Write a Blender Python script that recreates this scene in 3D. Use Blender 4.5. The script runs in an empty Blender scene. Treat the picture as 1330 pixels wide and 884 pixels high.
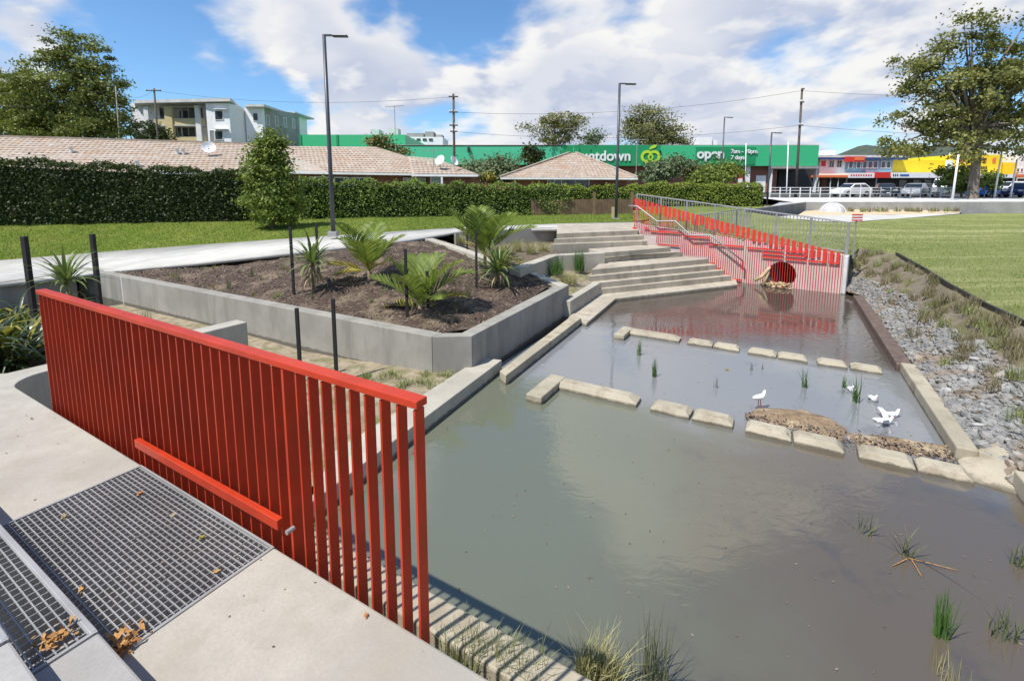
import bpy, bmesh, math, random
import numpy as np
from mathutils import Vector, Matrix
random.seed(4); RS = np.random.RandomState(7)
S = bpy.context.scene; COL = S.collection
R = math.radians
# ---------------------------------------------------------------- camera
CZ = 3.4; FPX = 610.0; TILT = math.atan(76 / FPX)
cd = bpy.data.cameras.new("camera"); cam = bpy.data.objects.new("camera", cd); COL.objects.link(cam)
cd.sensor_width = 36; cd.lens = FPX / 1330 * 36; cd.shift_y = -122 / 1330
cd.clip_start = .05; cd.clip_end = 4000
cam.location = (0, 0, CZ); cam.rotation_euler = (R(90) - TILT, 0, 0)
S.camera = cam
# ---------------------------------------------------------------- light
SUN_AZ, SUN_EL = R(219), R(59)
S.view_settings.view_transform = 'Standard'; S.view_settings.look = 'None'
S.view_settings.exposure = 0.42; S.view_settings.gamma = 1
sl = bpy.data.lights.new("sun", 'SUN'); sl.energy = 4.7; sl.angle = R(.53); sl.color = (1, .95, .87)
sun = bpy.data.objects.new("sun", sl); COL.objects.link(sun)
sdir = Vector((math.cos(SUN_AZ) * math.cos(SUN_EL), math.sin(SUN_AZ) * math.cos(SUN_EL), math.sin(SUN_EL)))
sun.rotation_euler = sdir.to_track_quat('Z', 'Y').to_euler(); sun.location = sdir * 60


def ray(px, py):
    x = (px - 665) / FPX; y = (320 - py) / FPX
    return Vector((x, math.cos(TILT) + y * math.sin(TILT), -math.sin(TILT) + y * math.cos(TILT)))


def P(px, py, z):
    r = ray(px, py); k = (z - CZ) / r.z
    return Vector((r.x * k, r.y * k, z))


def PY(px, py, Y):
    r = ray(px, py); k = Y / r.y
    return Vector((r.x * k, Y, CZ + r.z * k))


EA = Vector((math.cos(R(-30)), math.sin(R(-30)), 0)); EB = Vector((-EA.y, EA.x, 0))


def L(a, b, z): return EA * a + EB * b + Vector((0, 0, z))
def topz(p, py):                       # height at which the vertical through p reaches picture row py
    lo, hi = -3, 60
    for _ in range(50):
        m = (lo + hi) / 2; d = Vector((p.x, p.y, m - CZ))
        f = d.y * math.cos(TILT) - d.z * math.sin(TILT); u = d.y * math.sin(TILT) + d.z * math.cos(TILT)
        if 320 - FPX * u / f > py: lo = m
        else: hi = m
    return lo


# ---------------------------------------------------------------- world
W = bpy.data.worlds.new("World"); S.world = W; W.use_nodes = True
nt = W.node_tree; nt.nodes.clear()
def N(t, typ, **k):
    n = t.nodes.new(typ)
    for a, b in k.items():
        if a == 'inp':
            for q, v in b.items(): n.inputs[q].default_value = v
        else: setattr(n, a, b)
    return n
def math_n(t, op, a, b=None, clamp=False):
    n = N(t, 'ShaderNodeMath', operation=op, use_clamp=clamp)
    for i, v in enumerate((a, b)):
        if v is None: continue
        if hasattr(v, 'is_output'): t.links.new(v, n.inputs[i])
        else: n.inputs[i].default_value = v
    return n.outputs[0]
def maprange(t, v, a, b, c, d, smooth=True):
    n = N(t, 'ShaderNodeMapRange'); n.interpolation_type = 'SMOOTHSTEP' if smooth else 'LINEAR'
    t.links.new(v, n.inputs[0])
    for i, x in enumerate((a, b, c, d)): n.inputs[i + 1].default_value = x
    return n.outputs[0]
def mixc(t, f, a, b, blend='MIX'):
    n = N(t, 'ShaderNodeMix', data_type='RGBA', blend_type=blend)
    for s, v in ((0, f), (6, a), (7, b)):
        if hasattr(v, 'is_output'): t.links.new(v, n.inputs[s])
        elif s == 0: n.inputs[0].default_value = v
        else: n.inputs[s].default_value = (*v, 1) if len(v) == 3 else v
    return n.outputs[2]
sky = N(nt, 'ShaderNodeTexSky', sky_type='NISHITA', sun_disc=False, sun_elevation=SUN_EL,
        sun_rotation=math.atan2(sdir.x, sdir.y), altitude=20, air_density=1.0, dust_density=.25, ozone_density=5.0)
tc = N(nt, 'ShaderNodeTexCoord'); sep = N(nt, 'ShaderNodeSeparateXYZ'); nt.links.new(tc.outputs['Generated'], sep.inputs[0])
zz = math_n(nt, 'ADD', math_n(nt, 'MAXIMUM', sep.outputs[2], 0.0), .30)
cv = N(nt, 'ShaderNodeCombineXYZ')
nt.links.new(math_n(nt, 'DIVIDE', sep.outputs[0], zz), cv.inputs[0]); nt.links.new(math_n(nt, 'DIVIDE', sep.outputs[1], zz), cv.inputs[1])
def wnoise(scale, detail, rough, off, dist=0.0):
    m = N(nt, 'ShaderNodeMapping'); m.inputs['Location'].default_value = off
    nt.links.new(cv.outputs[0], m.inputs[0])
    n = N(nt, 'ShaderNodeTexNoise', inp={'Scale': scale, 'Detail': detail, 'Roughness': rough, 'Distortion': dist}); nt.links.new(m.outputs[0], n.inputs['Vector'])
    return n.outputs['Fac']
def lobe(px, py, cosw):
    d = ray(px, py).normalized()
    n = N(nt, 'ShaderNodeVectorMath', operation='DOT_PRODUCT'); nt.links.new(tc.outputs['Generated'], n.inputs[0]); n.inputs[1].default_value = d
    return maprange(nt, n.outputs['Value'], cosw, 1.0, 0, 1)
OFF = (3.1, 1.7, .4)
den0 = wnoise(1.7, 9, .52, OFF, .15)
bias = maprange(nt, sep.outputs[2], .38, .66, 0, -.13)
for px, py, cw, amt in ((205, 75, .945, -.27), (30, 35, .992, .20), (95, 28, .996, .17), (5, 75, .996, .2), (0, 130, .99, -.1), (470, 12, .998, -.15), (330, 30, .99, .16), (560, 90, .93, .17), (800, 30, .95, .13), (1080, 155, .99, -.05), (1060, 60, .95, .21), (1310, 75, .995, -.10), (620, 215, .985, -.09), (620, -45, .972, -.24), (560, -190, .985, .16), (840, -230, .98, .16), (250, 88, .9975, .17)):
    bias = math_n(nt, 'ADD', bias, math_n(nt, 'MULTIPLY', lobe(px, py, cw), amt))
mask = maprange(nt, math_n(nt, 'ADD', den0, bias), .435, .575, 0, 1)
den1 = wnoise(1.7, 5, .5, (OFF[0] + sdir.x * .16, OFF[1] + sdir.y * .16, OFF[2]), .15)
rel = maprange(nt, math_n(nt, 'SUBTRACT', den0, den1), -.07, .06, 0, 1)
thick = maprange(nt, math_n(nt, 'ADD', den0, bias), .60, .80, 1, .55)
shade = math_n(nt, 'MULTIPLY', math_n(nt, 'MAXIMUM', rel, maprange(nt, wnoise(.9, 4, .5, (7.3, -2.2, .1)), .35, .6, 0, .8)), thick)
ccol = mixc(nt, shade, (.50, .58, .78), (1.0, .995, .985))
low = maprange(nt, sep.outputs[2], .0, .16, 1, 0)
ccol = mixc(nt, math_n(nt, 'MULTIPLY', low, .35), ccol, (.74, .82, .96))
b1 = N(nt, 'ShaderNodeBackground', inp={'Strength': .118}); b2 = N(nt, 'ShaderNodeBackground', inp={'Strength': .70})
nt.links.new(mixc(nt, 1.0, sky.outputs[0], (.80, 1.0, 1.10), 'MULTIPLY'), b1.inputs[0]); nt.links.new(ccol, b2.inputs[0])
mx = N(nt, 'ShaderNodeMixShader'); nt.links.new(mask, mx.inputs[0]); nt.links.new(b1.outputs[0], mx.inputs[1]); nt.links.new(b2.outputs[0], mx.inputs[2])
wo = N(nt, 'ShaderNodeOutputWorld'); nt.links.new(mx.outputs[0], wo.inputs[0])

# ---------------------------------------------------------------- materials
MATS = {}
def newmat(name):
    m = bpy.data.materials.new(name); m.use_nodes = True; t = m.node_tree
    b = t.nodes['Principled BSDF']; MATS[name] = m
    return m, t, b
def obco(t, scale=None):
    g = N(t, 'ShaderNodeNewGeometry')
    return g.outputs['Position']
def noise(t, scale, detail=6, rough=.55, vec=None, stretch=None, dist=0):
    n = N(t, 'ShaderNodeTexNoise', inp={'Scale': scale, 'Detail': detail, 'Roughness': rough, 'Distortion': dist})
    v = vec if vec is not None else obco(t)
    if stretch:
        m = N(t, 'ShaderNodeMapping'); m.inputs['Scale'].default_value = stretch; t.links.new(v, m.inputs[0]); v = m.outputs[0]
    t.links.new(v, n.inputs['Vector'])
    return n.outputs['Fac']
def bump(t, b, h, strength, dist=.01):
    n = N(t, 'ShaderNodeBump', inp={'Strength': strength, 'Distance': dist}); t.links.new(h, n.inputs['Height'])
    t.links.new(n.outputs[0], b.inputs['Normal'])
def mat_noise(name, c1, c2, scale=4, rough=.8, fine=40, bstr=.3, bdist=.01, c3=None, s3=.7, spec=.3, metallic=0, stretch=None, rnd=0):
    m, t, b = newmat(name)
    f = maprange(t, noise(t, scale, 8, .6, stretch=stretch), .3, .7, 0, 1)
    c = mixc(t, f, c1, c2)
    if c3: c = mixc(t, maprange(t, noise(t, s3, 5, .6), .48, .68, 0, 1), c, c3)
    if rnd:
        oi = N(t, 'ShaderNodeObjectInfo'); hv = N(t, 'ShaderNodeHueSaturation'); t.links.new(c, hv.inputs['Color'])
        t.links.new(maprange(t, oi.outputs['Random'], 0, 1, 1 - rnd, 1 + rnd, False), hv.inputs['Value']); c = hv.outputs[0]
    t.links.new(c, b.inputs['Base Color']); b.inputs['Roughness'].default_value = rough
    b.inputs['Specular IOR Level'].default_value = spec; b.inputs['Metallic'].default_value = metallic
    if fine: bump(t, b, noise(t, fine, 6, .6), bstr, bdist)
    return m
def concrete(name, base, stain, rough=.85, streak=0.5):
    m, t, b = newmat(name)
    big = maprange(t, noise(t, .9, 8, .66), .35, .68, 0, 1)
    c = mixc(t, big, base, tuple(x * .74 for x in base))
    st = maprange(t, noise(t, 3.2, 7, .68, stretch=(1, 1, .14)), .47, .68, 0, streak)
    c = mixc(t, st, c, stain)
    fine = noise(t, 60, 4, .7)
    c = mixc(t, maprange(t, fine, .35, .7, 0, .35), c, tuple(x * .65 for x in base))
    pit = maprange(t, noise(t, 34, 2, .5), .70, .76, 0, .35)
    c = mixc(t, pit, c, tuple(x * .5 for x in base))
    sz = N(t, 'ShaderNodeSeparateXYZ'); t.links.new(obco(t), sz.inputs[0])
    wet = maprange(t, math_n(t, 'ADD', sz.outputs[2], math_n(t, 'MULTIPLY', math_n(t, 'SUBTRACT', noise(t, 7, 4, .6), .5), .10)), .02, .055, .72, 0)
    c = mixc(t, wet, c, (.07, .06, .042))
    t.links.new(c, b.inputs['Base Color']); b.inputs['Roughness'].default_value = rough; b.inputs['Specular IOR Level'].default_value = .25
    bump(t, b, math_n(t, 'ADD', fine, math_n(t, 'MULTIPLY', noise(t, 9, 5, .6), .8)), .22, .006)
    return m
concrete('platform_concrete', (.425, .395, .34), (.32, .285, .235), .7, .8)
concrete('wall_concrete', (.33, .315, .28), (.20, .19, .165), streak=.8)
concrete('cap_concrete', (.46, .43, .36), (.33, .30, .24))
concrete('path_concrete', (.56, .545, .505), (.45, .43, .38))
concrete('block_concrete', (.42, .375, .285), (.24, .20, .14), streak=.8)
concrete('step_concrete', (.47, .42, .335), (.27, .23, .17), streak=.9)
concrete('pale_concrete', (.66, .655, .64), (.5, .48, .45))
concrete('grey_concrete', (.36, .35, .335), (.25, .24, .22))
mat_noise('wet_timber', (.16, .11, .085), (.09, .07, .06), 6, .6, 30)
def paint(name, col, rough=.35, var=.12, spec=.5, metallic=0, dirt=None):
    m, t, b = newmat(name)
    c = mixc(t, maprange(t, noise(t, 3, 6, .6), .35, .65, 0, 1), col, tuple(x * (1 - var) for x in col))
    if dirt: c = mixc(t, maprange(t, noise(t, 18, 5, .7), .6, .75, 0, .6), c, dirt)
    t.links.new(c, b.inputs['Base Color']); b.inputs['Roughness'].default_value = rough
    b.inputs['Specular IOR Level'].default_value = spec; b.inputs['Metallic'].default_value = metallic
    bump(t, b, noise(t, 90, 3, .5), .06, .002)
    return m
paint('red_paint', (.46, .038, .010), .42, .18, .4, dirt=(.36, .10, .07))
paint('wall_red', (.62, .035, .02), .5)
paint('black_metal', (.025, .027, .03), .45)
paint('lamp_metal', (.05, .055, .065), .4, spec=.5)
paint('galvanised', (.36, .36, .355), .5, .2, .5, .25, dirt=(.35, .33, .3))
paint('rail_steel', (.30, .30, .31), .45, .2, .5, .3)
paint('white_paint', (.80, .80, .79), .5)
paint('render_white', (.88, .88, .89), .7)
paint('cream_paint', (.62, .52, .28), .7)
paint('green_cladding', (.045, .46, .20), .45, .06)
paint('green_sign', (.012, .27, .10), .45, .06)
paint('green_light', (.07, .48, .28), .5, .05)
paint('logo_lime', (.45, .66, .03), .5, .03)
paint('yellow_paint', (.85, .62, .02), .55, .08)
mat_noise('pit_grit', (.22, .19, .16), (.38, .34, .29), 12, .9, 40, 1, .02)
paint('dome_grey', (.46, .465, .46), .5)
paint('red_sign', (.62, .03, .02), .5)
paint('orange_sign', (.72, .18, .05), .5)
paint('blue_trim', (.03, .10, .36), .5)
paint('blue_panel', (.20, .34, .44), .6)
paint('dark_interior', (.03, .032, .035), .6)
paint('wood_stake', (.018, .017, .017), .8)
paint('pale_wood', (.45, .36, .22), .8)
paint('grey_wood', (.30, .27, .24), .85)
paint('fence_wood', (.20, .125, .075), .85, .3)
paint('pole_wood', (.10, .085, .07), .85, .3)
paint('plastic_black', (.02, .02, .02), .5)
paint('gull_white', (.85, .85, .84), .8, .04)
paint('gull_grey', (.45, .47, .50), .8)
paint('gull_red', (.6, .06, .03), .5)
paint('car_white', (.78, .78, .78), .2, .03, .6); paint('car_black', (.02, .022, .025), .2, .05, .6)
paint('car_silver', (.50, .51, .53), .25, .05, .6, .4); paint('car_blue', (.04, .20, .62), .2, .05, .6)
paint('car_navy', (.02, .03, .12), .2, .05, .6); paint('tyre', (.02, .02, .02), .9); paint('lens_red', (.5, .02, .02), .2); paint('lens_white', (.8, .8, .78), .15)
def glassy(name, col, rough=.08):
    m, t, b = newmat(name); b.inputs['Base Color'].default_value = (*col, 1); b.inputs['Roughness'].default_value = rough; b.inputs['Specular IOR Level'].default_value = .7
glassy('window_glass', (.05, .06, .07)); glassy('car_glass', (.02, .025, .03), .05); glassy('curtain_glass', (.30, .31, .31), .2)
mat_noise('mulch', (.05, .034, .026), (.10, .07, .052), 14, .95, 38, 1, .03, (.19, .145, .10), 1.6)
mat_noise('mulch_chip', (.06, .043, .034), (.30, .235, .18), 9, .9, 0)
mat_noise('garden_soil', (.10, .075, .05), (.20, .16, .11), 6, .95, 30, 1, .03)
mat_noise('sandy_soil', (.33, .275, .195), (.22, .18, .125), 5, .95, 40, .8, .02, (.16, .16, .07), 2.5)
mat_noise('sand', (.58, .46, .30), (.48, .38, .25), 3, .95, 40, .5, .02)
mat_noise('mud', (.30, .215, .13), (.19, .13, .08), 7, .7, 30, 1, .03, (.42, .33, .21), 2)
mat_noise('bank_soil', (.15, .12, .085), (.23, .195, .15), 3, .95, 25, 1, .04, (.15, .14, .06), 1.2)
mat_noise('rock', (.16, .16, .157), (.31, .305, .29), 5, .85, 22, .7, .015, (.24, .19, .14), 2.0, rnd=.45)
mat_noise('asphalt', (.055, .055, .055), (.075, .074, .07), 2, .9, 50, .4)
mat_noise('far_ground', (.06, .075, .03), (.09, .09, .045), .3, .95, 0)
mat_noise('hill', (.05, .07, .05), (.07, .085, .06), .05, .95, 0)
mat_noise('bark', (.13, .105, .08), (.24, .20, .16), 5, .9, 20, 1, .04, stretch=(1, 1, .2))
mat_noise('palm_bark', (.17, .12, .08), (.30, .23, .15), 12, .9, 30, 1, .02, stretch=(1, 1, 2.5))
mat_noise('driftwood', (.50, .38, .22), (.36, .27, .16), 6, .85, 25, .6)
mat_noise('dead_leaf', (.34, .14, .05), (.45, .27, .09), 25, .8, 0)
def grass_mat(name, c1, c2, c3, streakdir=None):
    m, t, b = newmat(name)
    f = maprange(t, noise(t, .5, 6, .6), .35, .65, 0, 1); c = mixc(t, f, c1, c2)
    c = mixc(t, maprange(t, noise(t, 1.7, 7, .7), .5, .72, 0, .8), c, c3)
    if streakdir:
        mp = N(t, 'ShaderNodeMapping'); mp.inputs['Rotation'].default_value = (0, 0, streakdir); mp.inputs['Scale'].default_value = (.06, 1.0, 1)
        t.links.new(obco(t), mp.inputs[0])
        c = mixc(t, maprange(t, noise(t, 1.1, 5, .6, vec=mp.outputs[0]), .52, .66, 0, .55), c, tuple(x * 1.5 for x in c3))
    c = mixc(t, maprange(t, noise(t, 26, 5, .75), .35, .7, 0, .55), c, tuple(x * .45 for x in c1))
    t.links.new(c, b.inputs['Base Color']); b.inputs['Roughness'].default_value = .95; b.inputs['Specular IOR Level'].default_value = .1
    bump(t, b, noise(t, 30, 6, .75), 1, .06)
grass_mat('lawn_grass', (.15, .215, .03), (.22, .265, .05), (.31, .29, .10))
grass_mat('field_grass', (.22, .26, .08), (.28, .305, .11), (.36, .345, .17), R(-20))
def leafmat(name, c1, c2, transl=.3, rough=.55, spec=.3):
    m, t, b = newmat(name)
    at = N(t, 'ShaderNodeAttribute', attribute_name='rnd')
    c = mixc(t, at.outputs['Fac'], c1, c2)
    t.links.new(c, b.inputs['Base Color']); b.inputs['Roughness'].default_value = rough; b.inputs['Specular IOR Level'].default_value = spec
    tr = N(t, 'ShaderNodeBsdfTranslucent'); t.links.new(mixc(t, .5, c, (.12, .17, .01)), tr.inputs[0])
    mxs = N(t, 'ShaderNodeMixShader', inp={0: transl}); t.links.new(b.outputs[0], mxs.inputs[1]); t.links.new(tr.outputs[0], mxs.inputs[2])
    t.links.new(mxs.outputs[0], t.nodes['Material Output'].inputs[0])
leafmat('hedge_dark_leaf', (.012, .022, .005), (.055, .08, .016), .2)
leafmat('hedge_leaf', (.035, .07, .014), (.24, .32, .06), .25)
leafmat('hedge_lime_leaf', (.08, .14, .018), (.33, .39, .065), .3)
leafmat('tree_leaf', (.085, .11, .025), (.33, .36, .09), .25)
leafmat('olive_leaf', (.09, .10, .035), (.31, .30, .11), .25)
leafmat('grey_leaf', (.07, .10, .05), (.20, .25, .12), .2)
leafmat('plane_leaf', (.085, .10, .028), (.31, .31, .09), .3)
leafmat('lime_leaf', (.08, .13, .025), (.30, .36, .07), .3)
leafmat('palm_leaf', (.10, .16, .03), (.27, .33, .07), .4, .5, .25)
leafmat('cordyline_leaf', (.08, .13, .04), (.22, .28, .09), .3, .45, .35)
leafmat('dry_leaf', (.30, .24, .13), (.42, .34, .2), .2)
leafmat('yellow_frond', (.28, .25, .04), (.40, .33, .06), .35)
leafmat('rush_green', (.05, .12, .03), (.12, .22, .05), .3)
leafmat('rush_dull', (.09, .115, .06), (.18, .19, .10), .3)
leafmat('tuft_pale', (.30, .30, .12), (.46, .42, .22), .3)
leafmat('tuft_green', (.18, .22, .07), (.36, .38, .16), .3)
leafmat('tuft_brown', (.17, .14, .08), (.30, .27, .16), .25)
leafmat('lawn_blade', (.12, .20, .02), (.26, .31, .07), .3)
leafmat('field_blade', (.20, .25, .07), (.34, .36, .15), .3)
leafmat('flax_dark', (.03, .05, .02), (.14, .17, .05), .25, .35, .6)
def roofmat():
    m, t, b = newmat('roof_tile')
    f = maprange(t, noise(t, 2.5, 7, .65), .35, .65, 0, 1); c = mixc(t, f, (.35, .275, .205), (.45, .38, .315))
    c = mixc(t, maprange(t, noise(t, .8, 6, .7), .52, .7, 0, .8), c, (.42, .24, .135))
    at = N(t, 'ShaderNodeAttribute', attribute_name='rnd'); c = mixc(t, math_n(t, 'MULTIPLY', at.outputs['Fac'], .4), c, (.27, .19, .15))
    t.links.new(c, b.inputs['Base Color']); b.inputs['Roughness'].default_value = .9
roofmat()
def brickmat():
    m, t, b = newmat('brick')
    br = N(t, 'ShaderNodeTexBrick', inp={'Scale': 4.2, 'Mortar Size': .012, 'Color1': (.30, .10, .055, 1), 'Color2': (.22, .075, .045, 1), 'Mortar': (.35, .3, .26, 1)})
    mp = N(t, 'ShaderNodeMapping'); mp.inputs['Rotation'].default_value = (R(90), 0, 0); t.links.new(obco(t), mp.inputs[0]); t.links.new(mp.outputs[0], br.inputs[0])
    c = mixc(t, maprange(t, noise(t, 1.5), .35, .65, 0, .5), br.outputs[0], (.18, .07, .05)); t.links.new(c, b.inputs['Base Color']); b.inputs['Roughness'].default_value = .9
brickmat()
def headwall_mat():
    m, t, b = newmat('headwall_concrete')
    c = mixc(t, maprange(t, noise(t, 1.3, 7, .6), .35, .65, 0, 1), (.56, .47, .445), (.48, .39, .37))
    c = mixc(t, maprange(t, noise(t, 3, 6, .7, stretch=(1, 1, .25)), .5, .72, 0, .7), c, (.46, .37, .32))
    t.links.new(c, b.inputs['Base Color']); b.inputs['Roughness'].default_value = .85; bump(t, b, noise(t, 40), .2, .005)
headwall_mat()
def water_mat():
    m, t, b = newmat('murky_water')
    v = obco(t)
    mp = N(t, 'ShaderNodeMapping'); mp.inputs['Rotation'].default_value = (0, 0, R(30)); t.links.new(v, mp.inputs[0])
    sx = N(t, 'ShaderNodeSeparateXYZ'); t.links.new(mp.outputs[0], sx.inputs[0])
    nz = noise(t, .55, 6, .6); wob = math_n(t, 'MULTIPLY', math_n(t, 'SUBTRACT', nz, .5), 3.0)
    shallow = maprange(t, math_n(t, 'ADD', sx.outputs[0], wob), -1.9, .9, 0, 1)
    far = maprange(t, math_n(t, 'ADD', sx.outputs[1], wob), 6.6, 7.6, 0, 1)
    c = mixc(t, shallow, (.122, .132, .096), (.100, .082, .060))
    c = mixc(t, far, c, (.172, .180, .185))  # middle pool: sky reflection painted into its pale base colour
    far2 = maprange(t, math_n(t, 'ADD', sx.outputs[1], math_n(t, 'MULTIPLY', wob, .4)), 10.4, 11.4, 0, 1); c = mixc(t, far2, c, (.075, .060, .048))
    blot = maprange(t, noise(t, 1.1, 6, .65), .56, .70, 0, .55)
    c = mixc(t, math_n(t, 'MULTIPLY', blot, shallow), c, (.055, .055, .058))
    t.links.new(c, b.inputs['Base Color']); b.inputs['Roughness'].default_value = .03; b.inputs['IOR'].default_value = 1.5; b.inputs['Specular IOR Level'].default_value = .95
    n1 = noise(t, 5.5, 3, .55, stretch=(1, 1.6, 1), dist=.6); n2 = noise(t, 1.2, 3, .5)
    amp = maprange(t, noise(t, .45, 3, .5), .38, .66, .12, 1)
    bump(t, b, math_n(t, 'MULTIPLY', math_n(t, 'ADD', n1, math_n(t, 'MULTIPLY', n2, .8)), amp), .5, .0105)
water_mat()


# ---------------------------------------------------------------- object helpers
def link(name, me, mat=None, parent=None, loc=None):
    o = bpy.data.objects.new(name, me); COL.objects.link(o)
    if mat and me and not me.materials: me.materials.append(MATS[mat])
    if parent: o.parent = parent
    if loc is not None: o.location = loc
    return o
def tag(o, label, cat, group=None, kind=None):
    if label: o['label'] = label
    if cat: o['category'] = cat
    if group: o['group'] = group
    if kind: o['kind'] = kind
    return o
def thing(name, label, cat, loc=(0, 0, 0), rz=0, group=None):
    o = bpy.data.objects.new(name, None); COL.objects.link(o); o.location = loc; o.rotation_euler = (0, 0, rz); o.empty_display_size = .2
    return tag(o, label, cat, group)
class MB:
    def __init__(s): s.v = []; s.f = []
    def add(s, vs, fs):
        n = len(s.v); s.v += [tuple(v) for v in vs]; s.f += [tuple(i + n for i in f) for f in fs]; return s
    def hexa(s, lo, hi):                    # two quads (same winding) bottom / top
        n = len(lo)
        return s.add(list(lo) + list(hi), [tuple(range(n - 1, -1, -1)), tuple(range(n, 2 * n))] + [(i, (i + 1) % n, n + (i + 1) % n, n + i) for i in range(n)])
    def prism(s, pts, z0, z1):
        g = lambda z, i: z[i] if isinstance(z, (list, tuple)) else z
        return s.hexa([(p[0], p[1], g(z0, i)) for i, p in enumerate(pts)], [(p[0], p[1], g(z1, i)) for i, p in enumerate(pts)])
    def ab(s, a0, a1, b0, b1, z0, z1):
        return s.prism([L(a0, b0, 0), L(a1, b0, 0), L(a1, b1, 0), L(a0, b1, 0)], z0, z1)
    def box(s, x0, x1, y0, y1, z0, z1): return s.prism([(x0, y0), (x1, y0), (x1, y1), (x0, y1)], z0, z1)
    def beam(s, p, q, w, h, up=Vector((0, 0, 1))):
        p = Vector(p); q = Vector(q); d = (q - p).normalized(); x = d.cross(up)
        if x.length < 1e-4: x = d.cross(Vector((0, 1, 0)))
        x.normalize(); y = x.cross(d).normalized()
        c = [(-1, -1), (1, -1), (1, 1), (-1, 1)]
        return s.hexa([p + x * (w / 2 * i) + y * (h / 2 * j) for i, j in c][::-1], [q + x * (w / 2 * i) + y * (h / 2 * j) for i, j in c][::-1])
    def tube(s, pts, rad, n=8, sy=1.0, caps=True):
        pts = [Vector(p) for p in pts]; rings = []
        ref = Vector((0, 0, 1)) if abs((pts[-1] - pts[0]).normalized().z) < .8 else Vector((1, 0, 0))
        for i, p in enumerate(pts):
            d = (pts[min(i + 1, len(pts) - 1)] - pts[max(i - 1, 0)]).normalized(); x = d.cross(ref).normalized(); y = x.cross(d).normalized()
            r = rad[i] if isinstance(rad, (list, tuple)) else rad
            rings.append([p + x * (math.cos(2 * math.pi * k / n) * r) + y * (math.sin(2 * math.pi * k / n) * r * sy) for k in range(n)])
        m = len(s.v); s.v += [tuple(v) for r in rings for v in r]
        for i in range(len(pts) - 1):
            for k in range(n): s.f.append((m + i * n + k, m + (i + 1) * n + k, m + (i + 1) * n + (k + 1) % n, m + i * n + (k + 1) % n))
        if caps:
            s.f.append(tuple(m + k for k in range(n))); s.f.append(tuple(m + (len(pts) - 1) * n + k for k in range(n - 1, -1, -1)))
        return s
    def mesh(s, name, smooth=False):
        me = bpy.data.meshes.new(name); me.from_pydata(s.v, [], s.f)
        bm = bmesh.new(); bm.from_mesh(me); bmesh.ops.recalc_face_normals(bm, faces=bm.faces); bm.to_mesh(me); bm.free()
        if smooth:
            for p in me.polygons: p.use_smooth = True
        me.update(); return me
    def build(s, name, mat, parent=None, bevel=0, smooth=False, local=True):
        if parent is not None and local:
            o_ = parent
            M = Matrix.Identity(4)
            chain = []
            while o_ is not None: chain.append(o_); o_ = o_.parent
            for c in reversed(chain): M = M @ Matrix.Translation(c.location) @ c.rotation_euler.to_matrix().to_4x4()
            Mi = M.inverted(); s.v = [tuple(Mi @ Vector(v)) for v in s.v]
        o = link(name, s.mesh(name, smooth), mat, parent)
        if bevel:
            b = o.modifiers.new('bevel', 'BEVEL'); b.width = bevel; b.segments = 2; b.limit_method = 'ANGLE'; b.angle_limit = R(40)
        return o
def structure(o, **k): o['kind'] = 'structure'; return o
def npmesh(name, V, nper, rnd=None, smooth=False):
    """V: (n, nper, 3) faces of nper own vertices each"""
    n = len(V); me = bpy.data.meshes.new(name); me.vertices.add(n * nper); me.vertices.foreach_set('co', V.reshape(-1).astype(np.float32))
    me.loops.add(n * nper); me.loops.foreach_set('vertex_index', np.arange(n * nper, dtype=np.int32))
    me.polygons.add(n); me.polygons.foreach_set('loop_start', np.arange(0, n * nper, nper, dtype=np.int32))
    if rnd is None: rnd = RS.rand(n)
    a = me.attributes.new('rnd', 'FLOAT', 'FACE'); a.data.foreach_set('value', rnd.astype(np.float32))
    me.update(calc_edges=True); me.validate(); return me
def unit(v): return v / (np.linalg.norm(v, axis=1, keepdims=True) + 1e-9)
def leaf_quads(C, size, aspect=.55, outward=None, droop=0, jitter=.8):
    n = len(C); nr = RS.normal(size=(n, 3))
    if outward is not None: nr = nr * jitter + outward
    else: nr[:, 2] = np.abs(nr[:, 2]) + .35
    nr = unit(nr); d = unit(np.cross(nr, RS.normal(size=(n, 3)))); d[:, 2] -= droop; d = unit(d); w = unit(np.cross(nr, d))
    s = (size * (.6 + .8 * RS.rand(n)))[:, None] if np.isscalar(size) else size[:, None]
    return np.stack([C - d * s * .5, C + w * s * aspect * .5, C + d * s * .5, C - w * s * aspect * .5], 1)
def sheet(name, rows, mat, noise_amp=0, parent=None, sub=1, seed=0):
    """rows: list of rows of Vectors (same count); bilinear-subdivided height sheet"""
    A = np.array([[list(p) for p in r] for r in rows], float)
    if sub > 1:
        def up(A, ax):
            n = A.shape[ax]; t = np.linspace(0, n - 1, (n - 1) * sub + 1); i = np.minimum(t.astype(int), n - 2); f = t - i
            f = f.reshape([-1 if k == ax else 1 for k in range(3)])
            return np.take(A, i, ax) * (1 - f) + np.take(A, i + 1, ax) * f
        A = up(up(A, 0), 1)
    if noise_amp:
        r = np.random.RandomState(seed); A[1:-1, 1:-1, 2] += r.normal(size=A[1:-1, 1:-1, 2].shape) * noise_amp
    h, w = A.shape[:2]; v = A.reshape(-1, 3); f = [(i * w + j, i * w + j + 1, (i + 1) * w + j + 1, (i + 1) * w + j) for i in range(h - 1) for j in range(w - 1)]
    me = bpy.data.meshes.new(name); me.from_pydata([tuple(x) for x in v], [], f)
    for p in me.polygons: p.use_smooth = True
    bm = bmesh.new(); bm.from_mesh(me); bmesh.ops.recalc_face_normals(bm, faces=bm.faces)
    if sum(x.normal.z for x in bm.faces) < 0: bmesh.ops.reverse_faces(bm, faces=bm.faces)
    bm.to_mesh(me); bm.free()
    return link(name, me, mat, parent), A
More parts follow.
